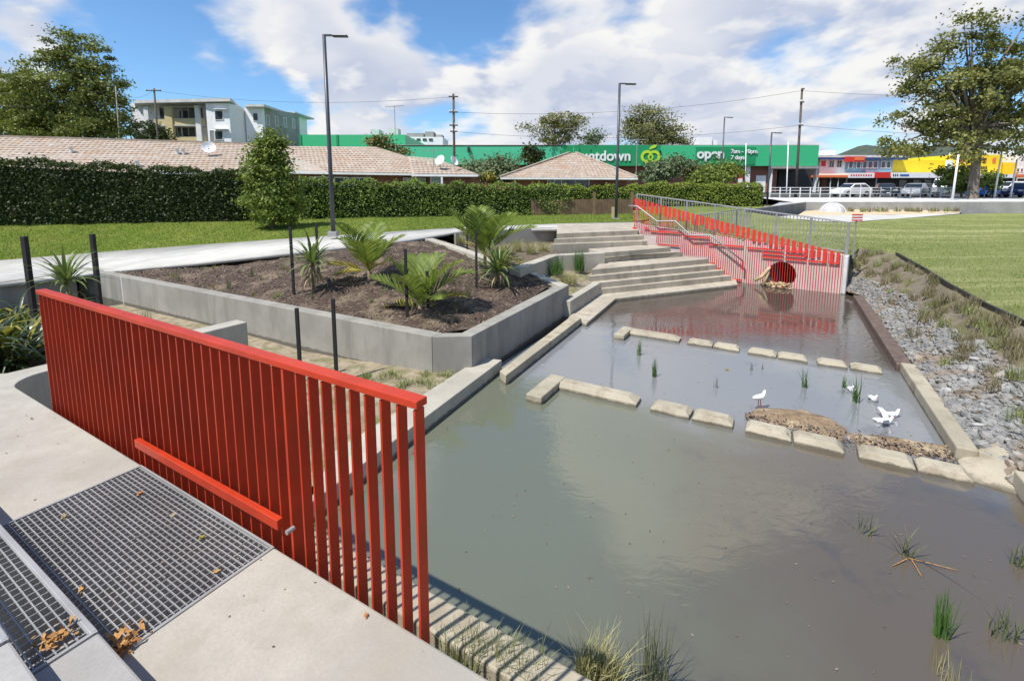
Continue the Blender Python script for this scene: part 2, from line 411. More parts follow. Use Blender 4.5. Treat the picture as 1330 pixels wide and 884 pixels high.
def blades(name, bases, hts, width, lean, mat, parent=None, kind=None, segs=2, curve=.5):
    n = len(bases); B = np.asarray(bases, float); az = RS.rand(n) * 6.283; ln = np.abs(RS.normal(size=n)) * lean
    d = np.stack([np.cos(az), np.sin(az), 0 * az], 1); w = np.stack([-np.sin(az + .6), np.cos(az + .6), 0 * az], 1)
    h = np.asarray(hts, float)
    def pt(t):
        s = ln * (t + curve * t * t)
        z = h * t * (1 - .25 * np.minimum(ln, 1) * t)
        return B + d * (h * s)[:, None] * .6 + np.stack([0 * z, 0 * z, z], 1)
    ts = np.linspace(0, 1, segs + 1); q = []
    wd = width * (.7 + .6 * RS.rand(n)); r = RS.rand(n); rr = []
    for i in range(segs):
        w0 = (wd * (1 - ts[i] ** 1.5 * .9))[:, None] * w; w1 = (wd * (1 - ts[i + 1] ** 1.5 * .9))[:, None] * w
        a, b = pt(ts[i]), pt(ts[i + 1]); q.append(np.stack([a - w0, a + w0, b + w1, b - w1], 1)); rr.append(r)
    me = npmesh(name, np.concatenate(q), 4, np.concatenate(rr))
    o = link(name, me, mat, parent)
    if kind: o['kind'] = kind
    return o
def tuft(label, p, n, h, spread, mat, lean=.35, width=.006, cat='grass tuft', group=None, name='grass_tuft'):
    t = thing(name, label, cat, p, 0, group)
    a = RS.rand(n) * 6.283; r = np.sqrt(RS.rand(n)) * spread
    blades('blades', np.stack([np.cos(a) * r, np.sin(a) * r, 0 * a - .01], 1), h * (.5 + .5 * RS.rand(n)), width, lean, mat, t, segs=3, kind='stuff')
    return t
# ================================================================ GROUND, WATER, PATHS
g = MB()
for x0, x1, y0, y1 in ((-1500, 1500, 62, 1800), (-1500, 1500, -300, -12), (-1500, -45, -12, 62), (60, 1500, -12, 62)):
    g.add([(x0, y0, 1.5), (x1, y0, 1.5), (x1, y1, 1.5), (x0, y1, 1.5)], [(0, 1, 2, 3)])
g.add([(-60, -14, -.95), (70, -14, -.95), (70, 66, -.95), (-60, 66, -.95)], [(0, 1, 2, 3)])
structure(g.build('ground', 'far_ground'))
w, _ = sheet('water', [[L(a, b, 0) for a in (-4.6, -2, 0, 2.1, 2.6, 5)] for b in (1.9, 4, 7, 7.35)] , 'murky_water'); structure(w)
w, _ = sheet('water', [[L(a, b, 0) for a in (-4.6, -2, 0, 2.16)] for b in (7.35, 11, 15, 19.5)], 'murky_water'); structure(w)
b_, _ = sheet('pond_bed', [[L(a, b, -.7) for a in (-7, 0, 8)] for b in (1.0, 9, 22)], 'mud'); structure(b_)
PATH = [((-260, 358), (-260, 402), .76), ((0, 338), (0, 368), .77), ((135, 327), (135, 352), .80), ((270, 317), (250, 341), 1.1), ((400, 308), (400, 325), 1.45),
        ((530, 299.5), (530, 311), 1.6), ((605, 295), (598, 299.5), 1.68), ((724, 290.5), (724, 296.5), 1.7), ((825, 288), (822, 293), 1.7)]
far = [P(*f, z) for f, n, z in PATH]; near = [P(*n, z) for f, n, z in PATH]
o, _ = sheet('path', [near, far], 'path_concrete'); structure(o)
for p in (o,):
    m = o.modifiers.new('slab', 'SOLIDIFY'); m.thickness = .12; m.offset = -1
HB = [(-260, 303, 1.6), (0, 293, 1.7), (310, 287.5, 1.72), (400, 284, 1.72), (600, 281, 1.72), (800, 278, 1.72), (830, 277.5, 1.72)]
hb = [P(*q) for q in HB]
def interp(pts, k):
    t = np.linspace(0, len(pts) - 1, k); return [pts[min(int(x), len(pts) - 2)].lerp(pts[min(int(x), len(pts) - 2) + 1], x - min(int(x), len(pts) - 2)) for x in t]
r0 = [v - Vector((0, 0, .015)) for v in interp(far, 25)]
r1 = []
for v in r0:                                 # matching point on the hedge foot straight behind
    xs = v.x / v.y
    best = min(interp(hb, 200), key=lambda q: abs(q.x / q.y - xs)); r1.append(best)
r2 = [v + Vector((v.x, v.y, 0)).normalized() * 3 for v in r1]
r3 = [v + Vector((v.x, v.y, 0)).normalized() * 14 + Vector((0, 0, -.1)) for v in r1]
r4 = [v + Vector((v.x, v.y, 0)).normalized() * 40 + Vector((0, 0, -.1)) for v in r1]
lawn, LA = sheet('lawn', [r0, r1, r2, r3, r4], 'lawn_grass', .012, sub=4); structure(lawn)
# grass blades over the lawn
def scatter_quads(A, n, imax):
    h, w = A.shape[:2]; i = RS.randint(0, imax, n); j = RS.randint(0, w - 1, n); u = RS.rand(n)[:, None]; v = RS.rand(n)[:, None]
    return (A[i, j] * (1 - u) + A[i + 1, j] * u) * (1 - v) + (A[i, j + 1] * (1 - u) + A[i + 1, j + 1] * u) * v
B = scatter_quads(LA, 45000, 4)
tag(blades('grass', B, .05 + .06 * RS.rand(len(B)), .008, .6, 'lawn_blade', segs=1), 'short mown green grass of the lawn between path and hedge', 'grass', kind='stuff')

# ================================================================ PLATFORM, STEPS, GRATES, RED RAILING
Z = 1.4
pl = MB()
pl.ab(-2.36, 4.2, -3.2, 1.42, .2, Z)
pl.ab(-3.93, -2.36, -3.2, .64, .2, Z - .003)
arc = [L(-6.6 - .33 * math.sin(t), 1.75 - .33 * math.cos(t) - .0, 0) for t in np.linspace(0, math.pi / 2, 9)]
left = [L(-3.93, -3.2, 0), L(-3.93, 1.42, 0), L(-6.6, 1.42, 0)] + arc[1:] + [L(-6.89, 3.96, 0), L(-7.16, 3.96, 0), L(-7.22, 1.5, 0), L(-9.5, -.2, 0), L(-9.5, -3.2, 0)]
deck = thing('viewing_platform', 'pale concrete platform with rounded notch in front of the red railing', 'platform', L(-3, 0, Z))
pl.build('slab', 'platform_concrete', deck, .012)
MB().prism(left[::-1], .2, Z + .001).build('slab', 'platform_concrete', deck, .012)
MB().ab(-3.925, -2.365, .45, 1.417, 1.0, 1.335).build('pit_floor', 'pit_grit', deck)
# risers and treads going up towards the camera
st = thing('platform_steps', 'grey concrete steps rising at the lower left of the platform', 'steps', L(-2, .2, Z))
MB().ab(-2.385, -.9, -3.1, .655, Z + .002, Z + .15).build('step', 'grey_concrete', st, .01)
MB().ab(-2.44, -.9, -3.1, .42, Z + .152, Z + .30).build('step', 'grey_concrete', st, .01)
MB().ab(-6.5, -3.95, -3.1, .68, Z + .002, Z + .15).build('step', 'grey_concrete', st, .01)
def grate(label, a0, a1, b0, b1, z, pitch_a, pitch_b, nosing=False):
    t = thing('steel_grate', label, 'grate', L((a0 + a1) / 2, (b0 + b1) / 2, z))
    long = MB().ab(a0, a1, -.002, .002, z - .03, z); k = 0
    nb = int((b1 - b0) / pitch_b); na = int((a1 - a0) / pitch_a)
    m = Matrix.Rotation(R(-30), 4, 'Z')
    def unit_mesh(n, dx, dy, dz):
        b = MB().box(-dx / 2, dx / 2, -dy / 2, dy / 2, -dz, 0); b.v = [tuple(m @ Vector(v)) for v in b.v]; return b.mesh(n)
    me1 = unit_mesh('cross_rod', a1 - a0 - .02, .005, .008); me2 = unit_mesh('bearing_bar', .004, b1 - b0 - .02, .03)
    me1.materials.append(MATS['galvanised']); me2.materials.append(MATS['galvanised'])
    ca, cb = (a0 + a1) / 2, (b0 + b1) / 2
    for i in range(nb): link('cross_rod', me1, None, t, EB * (b0 + (i + .5) * (b1 - b0) / nb - cb) + Vector((0, 0, .0015)))
    for i in range(na): link('bearing_bar', me2, None, t, EA * (a0 + (i + .5) * (a1 - a0) / na - ca))
    f = MB(); e = .012
    f.ab(a0 - e, a0 + .004, b0, b1, z - .045, z + .004); f.ab(a1 - .004, a1 + e, b0, b1, z - .045, z + .004); f.ab(a0 - e, a1 + e, b1 - .004, b1 + .008, z - .045, z + .003)
    f.ab(a0 - e, a1 + e, b0 - .008, b0 + .004, z - .045, z + .003); f.build('frame', 'galvanised', t)
    if nosing: MB().ab(a0, a1, b1 - .014, b1 + .01, z - .04, z + .006).build('nosing', 'galvanised', t, .004)
    return t
grate('large galvanised steel grate set into the platform beside the red kick rail', -3.92, -2.37, .69, 1.41, Z, .047, .0275)
grate('galvanised steel tread grate with nosing at the lower left corner', -3.94, -2.40, .28, .645, Z + .15, .050, .031, True)
grate('upper galvanised tread grate cut off by the left corner', -4.3, -2.46, -.2, .41, Z + .30, .06, .034, True)
# railing
FB = 1.475; A0_, A1_ = -5.74, -1.32
rail = thing('red_railing', 'bright red steel railing of upright fins along the platform edge', 'railing', L(-3.5, FB, Z))
MB().beam(L(A0_ - .03, FB, 2.475), L(A1_ + .02, FB, 2.48), .07, .036).build('top_rail', 'red_paint', rail, .004)
rotm = Matrix.Rotation(R(-37), 4, 'Z')
fb = MB().box(-.007, .007, -.026, .026, 0, 1.28); fb.v = [tuple(rotm @ Vector(v)) for v in fb.v]; fme = fb.mesh('fin'); fme.materials.append(MATS['red_paint'])
pb = MB().box(-.011, .011, -.032, .032, 0, 1.285); pb.v = [tuple(rotm @ Vector(v)) for v in pb.v]; pme = pb.mesh('post'); pme.materials.append(MATS['red_paint'])
nf = 45
for i in range(nf):
    a = A0_ + (A1_ - A0_) * i / (nf - 1)
    ispost = i in (18, 35)
    link('post' if ispost else 'fin', pme if ispost else fme, None, rail, L(a, FB, 1.17) - rail.location)
MB().beam(L(-3.98, FB - .05, 1.56), L(-2.30, FB - .05, 1.56), .036, .06).build('kick_rail', 'red_paint', rail, .004)
MB().tube([L(-2.21, FB - .03, 1.56), L(-2.21, FB - .075, 1.56)], .013, 8).build('bolt', 'galvanised', rail)
# kerbs round the near pool
def kerb(label, a0, a1, b0, b1, z, mat='block_concrete', bevel=.02, z0=-.5, name='concrete_kerb', cat='kerb'):
    o = MB().ab(a0, a1, b0, b1, z0, z).build(name, mat, None, bevel); tag(o, label, cat); return o
kerb('pale concrete kerb striped by the railing shadow at the near pool edge', -4.1, 3.4, 2.27, 2.53, .30)
def pkerb(label, poly, z, mat):
    m = MB().prism(poly, -.5, z); tag(m.build('concrete_kerb', mat, None, .012), label, 'kerb')
k0, k1_, k2_, k3_ = P(545, 547, .22), P(652, 467, .22), P(624, 464, .22), P(545, 512, .22); kd = (k0 - k1_).normalized()
pkerb('broad concrete kerb running back from the red railing end to the planter corner', [k0 + kd * 1.9, k1_, k2_, k3_ + kd * 1.75], .22, 'cap_concrete')
pkerb('narrow concrete kerb below the dark channel wall of the planter', [P(649, 482, .17), P(657, 488, .17), P(755, 413, .17), P(744, 409, .17)], .18, 'block_concrete')
kerb('pale concrete kerb along the right side beside the grey rocks', 2.05, 2.27, 7.55, 10.85, .2)
kerb('dark brown wet timber edge along the far pool below the rocks', 2.0, 2.25, 10.87, 17.4, .16, 'wet_timber')
kerb('short concrete kerb at the right edge of the photo beyond the chute', 2.44, 2.66, 3.0, 7.15, .24)
o = MB().prism([L(2.06, 7.5, 0), L(2.06, 7.1, 0), L(2.44, 7.0, 0), L(2.9, 7.5, 0), L(2.5, 7.9, 0)], -.4, [.05, .02, .03, .2, .24]).build('spillway_chute', 'block_concrete', None, .01)
tag(o, 'sloping concrete chute beside the last weir block and the rocks', 'chute')
# weirs
def lblock(label, a0, a1, a2, b0, b1, bw, z):
    t = thing('weir_wall', label, 'weir', L(a0, b1, 0))
    MB().ab(a0, a1, b0, b1, -.4, z).build('return_block', 'block_concrete', t, .02)
    m = MB(); q = [(a1 + .004, b1 - bw), (a2, b1 - bw), (a2, b1), (a1 + .004, b1)]
    lo = [L(x, y, -.4) for x, y in q]; mid = [L(x, y, z * .45) for x, y in q]; e = .09
    hi = [L(a1 + .004, b1 - bw + e * .6, z), L(a2 - e * 1.6, b1 - bw + e * .6, z), L(a2 - e * 1.6, b1 - e * .6, z), L(a1 + .004, b1 - e * .6, z)]
    m.add(lo + mid + hi, [(3, 2, 1, 0), (8, 9, 10, 11)] + [(i, (i + 1) % 4, 4 + (i + 1) % 4, 4 + i) for i in range(4)] + [(4 + i, 4 + (i + 1) % 4, 8 + (i + 1) % 4, 8 + i) for i in range(4)])
    m.build('long_bar', 'block_concrete', t, .012)
lblock('L-shaped concrete weir wall at the left end of the near weir', -3.40, -3.12, -1.80, 6.33, 7.28, .30, .13)
lblock('L-shaped concrete weir wall at the left end of the far weir', -3.16, -2.92, -1.82, 10.08, 10.80, .28, .12)
def wblock(label, a0, a1, b0, b1, z, group):
    m = MB(); e = .055; j = lambda: random.uniform(-.012, .012)
    q = [(a0, b0), (a1, b0), (a1, b1), (a0, b1)]
    lo = [L(x, y, -.4) for x, y in q]; mid = [L(x + j(), y + j(), z * .42 + j()) for x, y in q]
    hi = [L(a0 + e * 1.3, b0 + e * .8, z), L(a1 - e * 1.3, b0 + e * .8, z), L(a1 - e * 1.3, b1 - e * .8, z), L(a0 + e * 1.3, b1 - e * .8, z)]
    m.add(lo + mid + hi, [(3, 2, 1, 0), (8, 9, 10, 11)] + [(i, (i + 1) % 4, 4 + (i + 1) % 4, 4 + i) for i in range(4)] + [(4 + i, 4 + (i + 1) % 4, 8 + (i + 1) % 4, 8 + i) for i in range(4)])
    tag(m.build('weir_block', 'block_concrete', None, .015), label, 'weir block', group)
def a_of(px, b, z):                        # along-weir coordinate seen at picture column px
    lo, hi = -20, 20
    for _ in range(50):
        m_ = (lo + hi) / 2; v = L(m_, b, z)
        f = v.y * math.cos(TILT) - (z - CZ) * math.sin(TILT)
        if 665 + FPX * v.x / f < px: lo = m_
        else: hi = m_
    return lo
words = ['first', 'second', 'third', 'fourth', 'fifth', 'sixth']
for i, (x0, x1) in enumerate(((845, 896), (899, 951), (967, 1028), (1030, 1096), (1117, 1190), (1193, 1266))):
    ex = ('beside the long bar', 'short of the mud island', 'in front of the mud island', 'against the mud island', 'before the brown mud bank', 'touching the right-hand kerb')[i]
    wblock(f'chamfered block, {words[i]} from the left in the near weir, {ex}', a_of(x0, 7.0, .05), a_of(x1, 7.0,   .05) - .0, 6.99, 7.29, .11, 'blocks of the near weir')
for i, (x0, x1) in enumerate(((893, 925), (926, 960), (972, 1009), (1010, 1049), (1062, 1101), (1105, 1147))):
    wblock(f'chamfered concrete block, {words[i]} in the far weir counted from the left', a_of(x0, 10.55, .05), a_of(x1, 10.55, .05), 10.52, 10.80, .10, 'blocks of the far weir')

# ================================================================ PLANTER WALLS, TERRACES, STAIRS
ZW = .80
pw = thing('planter_wall', 'long grey concrete retaining wall round the mulch planter', 'wall', P(560, 437, ZW))
def wallseg(pts, inn, z1, z0, name, parent, mat='wall_concrete', bev=.012):
    m = MB(); z1 = z1 if isinstance(z1, list) else [z1] * len(pts)
    n = len(pts)
    for i in range(n - 1):
        q = [pts[i], pts[i + 1], inn[i + 1], inn[i]]
        m.prism(q, z0, [z1[i], z1[i + 1], z1[i + 1], z1[i]])
    return m.build(name, mat, parent, bev)
c0 = P(100, 348.4, ZW); c1 = P(157, 359.2, ZW); c2 = P(561, 437, ZW); c3 = P(613, 436, ZW); c4 = P(739, 370, ZW)
th = .27
n1 = EB * th
i2 = c2 + EB * th + EA * .03; i3 = c3 - EA * .27 + EB * .06
gap = EA * .006
wallseg([c0, c1 - gap], [c0 + n1, c1 + n1 - gap], ZW, -.6, 'wall_panel', pw)
MB().prism([c1 - EA * .012 - EB * .004, c1 + EA * .012 - EB * .004, c1 + EA * .012 + EB * .05, c1 - EA * .012 + EB * .05], -.3, ZW - .01).build('joint_strip', 'white_paint', pw)
wallseg([c1 + gap, c2 - gap], [c1 + n1 + gap, i2 - gap], ZW, -.6, 'wall_panel', pw)
wallseg([c2 + gap * .6, c3], [i2 + gap * .6, i3], ZW, -.6, 'wall_panel', pw)
wallseg([c3 + EB * .006, c4], [i3 + EB * .006, c4 - EA * .30], ZW, -.5, 'wall_panel', pw)
# caps running back and up from the far corner
k1 = P(664, 344, 1.2); k2 = P(610, 324, 1.45); k3 = P(562, 309, 1.61)
def offs(pts, d):
    out = []
    for i, p in enumerate(pts):
        t = (pts[min(i + 1, len(pts) - 1)] - pts[max(i - 1, 0)]); t.z = 0; t.normalize(); out.append(p + Vector((-t.y, t.x, 0)) * d)
    return out
i3 = i3
run = [c4 + EB * .006, P(690, 351, .98), k1, k2, k3]
wallseg(run, offs(run, .31), [p.z for p in run], .2, 'ramped_wall', pw, 'cap_concrete')
tw = thing('terrace_wall', 'angled concrete wall of the lower terrace bed beside the steps', 'wall', k1)
run2 = [P(676, 349, 1.19), P(724, 331.5, 1.19), P(786, 328.5, 1.19)]
wallseg(run2, offs(run2, .34), 1.19, .2, 'wall_panel', tw, 'cap_concrete')
run3 = [P(741, 391, .46), P(779, 367.5, .46)]
wallseg(run3, offs(run3, .24), .46, -.4, 'low_wall', tw, 'cap_concrete')
rw = MB(); q0, q1 = P(640, 299.5, 1.70), P(725, 295.5, 1.70); nn = Vector((-(q1 - q0).y, (q1 - q0).x, 0)).normalized() * .2
rw.prism([q0, q1, q1 + nn, q0 + nn], .6, 1.712); tag(rw.build('retaining_wall', 'wall_concrete', None, .01), 'grey retaining wall below the path left of the stair top', 'wall')
q = P(592, 303, 1.66); rw = MB(); rw.prism([q, q0 - (q1 - q0).normalized() * .004, q0 + nn - (q1 - q0).normalized() * .004, q + nn], .8, 1.69); tag(rw.build('retaining_wall', 'wall_concrete', None, .01), 'dark retaining wall under the path behind the tall palm', 'wall')
# soil inside planters
nearrow = [P(150, 354, .75), P(330, 388, .76), P(470, 415, .765), P(562, 434, .765), P(634, 423, .765), P(714, 371, .78)]
backrow = [P(190, 348, .83), P(300, 336, 1.05), P(400, 327, 1.36), P(500, 315.5, 1.52), P(575, 312, 1.56), P(682, 353, .95)]
backrow = [PY(p0, p1, v.y) if False else v for v, p0, p1 in zip(backrow, range(6), range(6))]
mid = [a.lerp(b, .5) + Vector((0, 0, .05)) for a, b in zip(nearrow, backrow)]
soil, SA = sheet('mulch_bed', [nearrow, mid, backrow], 'mulch', .02, sub=9); structure(soil)
C = scatter_quads(SA, 9000, SA.shape[0] - 1); C[:, 2] += .012
tag(link('bark_chips', npmesh('bark_chips', leaf_quads(C, .07, .33, np.array([0, 0, 1.0]) + 0 * C, 0, .45), 4), 'mulch_chip'), 'brown bark chips strewn over the planter bed', 'mulch', kind='stuff')
o, TA = sheet('terrace_soil', [[P(655, 345, 1.18), P(700, 340, 1.15), P(725, 332, 1.15)], [P(600, 318, 1.3), P(650, 322, 1.12), P(722, 318, 1.12)], [P(595, 304, 1.45), P(650, 312, 1.1), P(724, 312, 1.1)]], 'garden_soil', .02, sub=5); structure(o)
o, TB = sheet('terrace_soil', [[P(742, 385, .42), P(775, 366, .42), P(790, 361, .45)], [P(700, 370, .6), P(745, 355, .6), P(782, 342, .7)], [P(665, 350, .9), P(720, 338, .85), P(782, 333, .9)]], 'sandy_soil', .02, sub=5); structure(o)
C = np.concatenate([scatter_quads(TA, 900, TA.shape[0] - 1), scatter_quads(TB, 500, TB.shape[0] - 1)]); C[:, 2] += .012
tag(link('bark_chips', npmesh('bark_chips', leaf_quads(C, .05, .4, np.array([0, 0, 1.0]) + 0 * C, 0, .45), 4), 'mulch_chip'), 'bark chips in the two terrace beds beside the stairs', 'mulch', kind='stuff')
# stairs: nosing line left / right in the picture, height
stair = thing('concrete_stairs', 'wide fanned concrete stairs descending to the far pool', 'stairs', P(780, 385, 0))
zs = [1.7, 1.52, 1.345, 1.17, .995, .82, .64, .46, .28]
def zp(x, y): return (700 + x / 5.115, 260 + y / 5.115)
nos = [((118, 222), (642, 200)), ((100, 258), (682, 235)), ((75, 293), (702, 270)), ((400, 350), (862, 313)), ((415, 378), (942, 345)), ((350, 460), (1112, 390)), ((330, 505), (1162, 430)), ((390, 548), (1217, 465)), ((385, 590), (1262, 503))]
lines = [(P(*zp(*a), z), P(*zp(*b), z)) for (a, b), z in zip(nos, zs)]
bk = (P(724, 292, 1.7), P(826, 289, 1.7))
for i, (a, b) in enumerate(lines):
    z = zs[i]; pa, pb_ = (bk if i == 0 else lines[i - 1])
    da = Vector((pa.x - a.x, pa.y - a.y, 0)); db = Vector((pb_.x - b.x, pb_.y - b.y, 0))
    ext = .10
    qa = Vector((pa.x, pa.y, 0)) + da.normalized() * ext; qb = Vector((pb_.x, pb_.y, 0)) + db.normalized() * ext
    e1 = (b - a).normalized()
    if i == 3: a = P(*zp(430, 347), z); qa = P(*zp(330, 322), z)
    b2 = b + e1 * .12; qb2 = qb + e1 * .3
    MB().prism([a, b2, qb2, qa], -.4, z + (.004 if i == 0 else 0)).build('step', 'step_concrete', stair, .012)
led = [P(1000, 364, .1), P(958, 369, .1), P(800, 387.2, .1), P(762, 419, .1), P(738, 412, .1), P(775, 380, .1)]
led[0] = P(955, 360, .1)
MB().prism([led[1], led[2], led[3], led[4], led[5], led[0]][::-1], -.5, .1).build('bottom_ledge', 'step_concrete', stair, .015)
led2 = MB()

# ================================================================ HEADWALL WITH RED BARS
HW0 = P(940, 364, 0); HW1 = P(1095, 382, 0)
hd = (HW1 - HW0); hd.z = 0; hlen = hd.length; hd.normalize(); hn = Vector((hd.y, -hd.x, 0))          # hn faces the camera
if hn.y > 0: hn = -hn
def s_of(px):                              # distance along the headwall seen in picture column px
    lo, hi = -20, 20
    for _ in range(50):
        m_ = (lo + hi) / 2; v = HW0 + hd * m_; f = v.y * math.cos(TILT) + 2.0 * math.sin(TILT)
        if 665 + FPX * v.x / f < px: lo = m_
        else: hi = m_
    return lo
def HP(s, z, off=0): v = HW0 + hd * s + hn * off; return Vector((v.x, v.y, z))
def zh(px, py): return topz(HP(s_of(px), 0), py)
sL, sR = s_of(822), s_of(1097)
zwL, zwR = zh(822, 290), zh(1095, 331)
wtop = lambda s: zwL + (zwR - zwL) * (s - sL) / (sR - sL)
hw = thing('culvert_headwall', 'pale headwall with round pipe opening behind thin red bars', 'headwall', HP(0, 0))
sc = s_of(1018); zc = zh(1018, 356); rc = abs(s_of(1037) - s_of(999)) / 2 * .98
m = MB()
def hslab(m, s0, s1, z0, t=.28):
    m.prism([HP(s0, 0), HP(s1, 0), HP(s1, 0, -t), HP(s0, 0, -t)], z0, [wtop(s0), wtop(s1), wtop(s1), wtop(s0)])
hslab(m, sL, sc - rc - .15, -.5); hslab(m, sc + rc + .15, sR, -.5)
sa, sb = sc - rc - .15, sc + rc + .15; K = 32
def edge_pt(ang):
    dx, dz = math.cos(ang), math.sin(ang); t = []
    if dx > 1e-6: t.append((sb - sc) / dx)
    if dx < -1e-6: t.append((sa - sc) / dx)
    if dz < -1e-6: t.append((-.5 - zc) / dz)
    if dz > 1e-6:
        s_t = 0; slope = (wtop(sb) - wtop(sa)) / (sb - sa); t.append((wtop(sc) - zc) / (dz - slope * dx))
    k = min(x for x in t if x > 0); return sc + dx * k, zc + dz * k
for off in (0, -.28):
    V = []; Fc = []
    angs = sorted(set([2 * math.pi * i / K for i in range(K)] + [math.atan2(zz_ - zc, ss - sc) % (2 * math.pi) for ss, zz_ in ((sa, -.5), (sb, -.5), (sa, wtop(sa)), (sb, wtop(sb)))]))
    for a in angs:
        V.append(HP(sc + rc * math.cos(a), zc + rc * math.sin(a), off)); e = edge_pt(a); V.append(HP(e[0], e[1], off))
    n = len(angs); Fc = [(2 * i, 2 * i + 1, 2 * ((i + 1) % n) + 1, 2 * ((i + 1) % n)) for i in range(n)]
    m.add(V, Fc)
m.add([HP(sa, wtop(sa)), HP(sb, wtop(sb)), HP(sb, wtop(sb), -.28), HP(sa, wtop(sa), -.28)], [(0, 1, 2, 3)])
m.build('wall_face', 'headwall_concrete', hw)
pv = []; 
pipe = MB(); n = 32
ring = lambda off, r: [HP(sc + r * math.cos(2 * math.pi * i / n), zc + r * math.sin(2 * math.pi * i / n), off) for i in range(n)]
pipe.add(ring(.0, rc) + ring(-3.5, rc), [(i, (i + 1) % n, n + (i + 1) % n, n + i) for i in range(n)] + [tuple(range(n, 2 * n))]); pipe.build('pipe', 'grey_concrete', hw)
sE = s_of(1103)
MB().prism([HP(sR + .004, 0, .03), HP(sE, 0, .03), HP(sE, 0, -.5), HP(sR + .004, 0, -.5)], -.4, zh(1100, 332)).build('end_pier', 'pale_concrete', hw, .03)
# red bars in front
rb = thing('red_bar_screen', 'screen of thin red vertical bars and plates on the headwall', 'screen', HP(0, 0))
ztL, ztR = zh(824, 257), zh(1092, 328); ttop = lambda s: ztL + (ztR - ztL) * (s - s_of(824)) / (s_of(1092) - s_of(824))
def zbot(s):
    for px, y in ((832, 297), (852, 305), (884, 317.5), (919, 333.5), (930, 341), (939, 348.5), (949, 356)):
        if s < s_of(px): return zh(px, y)
    return -.05
th_ = math.atan2(hd.y, hd.x)
ub = MB().box(-.0075, .0075, -.006, .006, 0, 1); rz = Matrix.Rotation(th_, 4, 'Z'); ub.v = [tuple(rz @ Vector(v)) for v in ub.v]; ume = ub.mesh('bar'); ume.materials.append(MATS['wall_red'])
ub = MB().box(-.05, .05, -.006, .006, 0, 1); ub.v = [tuple(rz @ Vector(v)) for v in ub.v]; upe = ub.mesh('plate'); upe.materials.append(MATS['wall_red'])
nb = 96
for i in range(nb):
    s = sL + .06 + (sR - sL - .1) * i / (nb - 1); z0 = zbot(s); z1 = ttop(s) - .02
    if z1 - z0 < .1: continue
    o = link('bar', ume, None, rb, HP(s, z0, .03) - rb.location); o.scale = (1, 1, z1 - z0)
npl = 40
for i in range(npl):
    s = sL + .1 + (sR - sL - .25) * i / (npl - 1); lt = .42 if i % 3 else .34
    o = link('plate', upe, None, rb, HP(s, ttop(s) - lt, .052) - rb.location); o.scale = (1, 1, lt)
def hbar(px0, px1, py):
    s0, s1 = s_of(px0), s_of(px1); MB().beam(HP(s0, zh(px0, py), .058), HP(s1, zh(px0, py), .058), .02, .055).build('cross_strip', 'wall_red', rb)
for a in ((822, 827, 296), (837, 843, 296), (845, 884, 300), (855, 883, 317), (888, 922, 306.5), (886, 918, 333.5), (920, 930, 341), (930, 938, 348), (938, 949, 355.5), (948, 966, 361.5), (921, 966, 317), (971, 990, 321.5),
          (991, 1018, 323), (991, 1018, 328), (991, 1018, 333), (1021, 1048, 326), (1021, 1048, 331), (1021, 1048, 336), (1051, 1075, 338.5), (1078, 1092, 341)): hbar(*a)
# stair handrail in front of the bars
hr = thing('stair_handrail', 'grey steel handrail stepping down in front of the red bars', 'handrail', HP(0, 0))
hp = [HP(s_of(x), zh(x, y), .2) for x, y in ((818, 267), (829, 267.5), (855, 287), (878, 286.5), (899, 305), (923, 304.5), (968, 338))]
MB().tube(hp, .028, 8).build('rail', 'rail_steel', hr, smooth=True)
for x, y in ((835, 272), (866, 287.5), (910, 305.5), (958, 331)):
    v = HP(s_of(x), zh(x, y) - .03, .2); MB().tube([v, v - Vector((0, 0, .07)), HP(s_of(x), v.z - .08, .05)], .012, 6).build('bracket', 'galvanised', hr)
v = hp[-1]; MB().beam(v, v - Vector((0, 0, .32)), .05, .05).build('end_post', 'wall_red', hr)
# grey fence above the headwall
gf = thing('grey_picket_fence', 'galvanised picket fence sloping down along the headwall top', 'fence', HP(sL, wtop(sL)))
sG0, sG1 = s_of(823), s_of(1099); gz0, gz1 = zh(823, 252), zh(1099, 289.5)
gt = lambda s: gz0 + (gz1 - gz0) * (s - sG0) / (sG1 - sG0)
gb_ = lambda s: wtop(min(s, sR)) + .02
gp = lambda s, z: HP(s, z, -.2)
MB().beam(gp(sG0, gz0), gp(sG1, gz1), .05, .045).build('top_rail', 'galvanised', gf)
MB().beam(gp(sG0, gb_(sG0) + .07), gp(sG1, gb_(sG1) + .07), .04, .035).build('bottom_rail', 'galvanised', gf)
ub = MB().box(-.0085, .0085, -.0085, .0085, 0, 1); kme = ub.mesh('picket'); kme.materials.append(MATS['galvanised'])
ub = MB().box(-.03, .03, -.03, .03, 0, 1); qme = ub.mesh('post'); qme.materials.append(MATS['galvanised'])
npk = 70
for i in range(npk + 1):
    s = sG0 + (sG1 - sG0) * i / npk; post = i % 10 == 0
    z0 = gb_(s) - (.03 if post else -.07); o = link('post' if post else 'picket', qme if post else kme, None, gf, gp(s, z0) - gf.location); o.scale = (1, 1, gt(s) - z0 - .01)
g2 = thing('grey_picket_fence', 'second galvanised picket fence branching back behind the headwall fence', 'fence', P(905, 300, 1.75))
e0, e1 = P(903, 302, 1.7), P(975, 290, 1.72); e0 = Vector((e0.x, e0.y, 1.7)); t0, t1 = topz(e0, 280.5), topz(e1, 269.5)
MB().beam((e0.x, e0.y, t0), (e1.x, e1.y, t1), .05, .045).build('top_rail', 'galvanised', g2)
for i in range(30):
    v = e0.lerp(e1, i / 29); o = link('post' if i % 10 == 0 else 'picket', qme if i % 10 == 0 else kme, None, g2, Vector((v.x, v.y, 1.6)) - g2.location); o.scale = (1, 1, t0 + (t1 - t0) * i / 29 - 1.6)

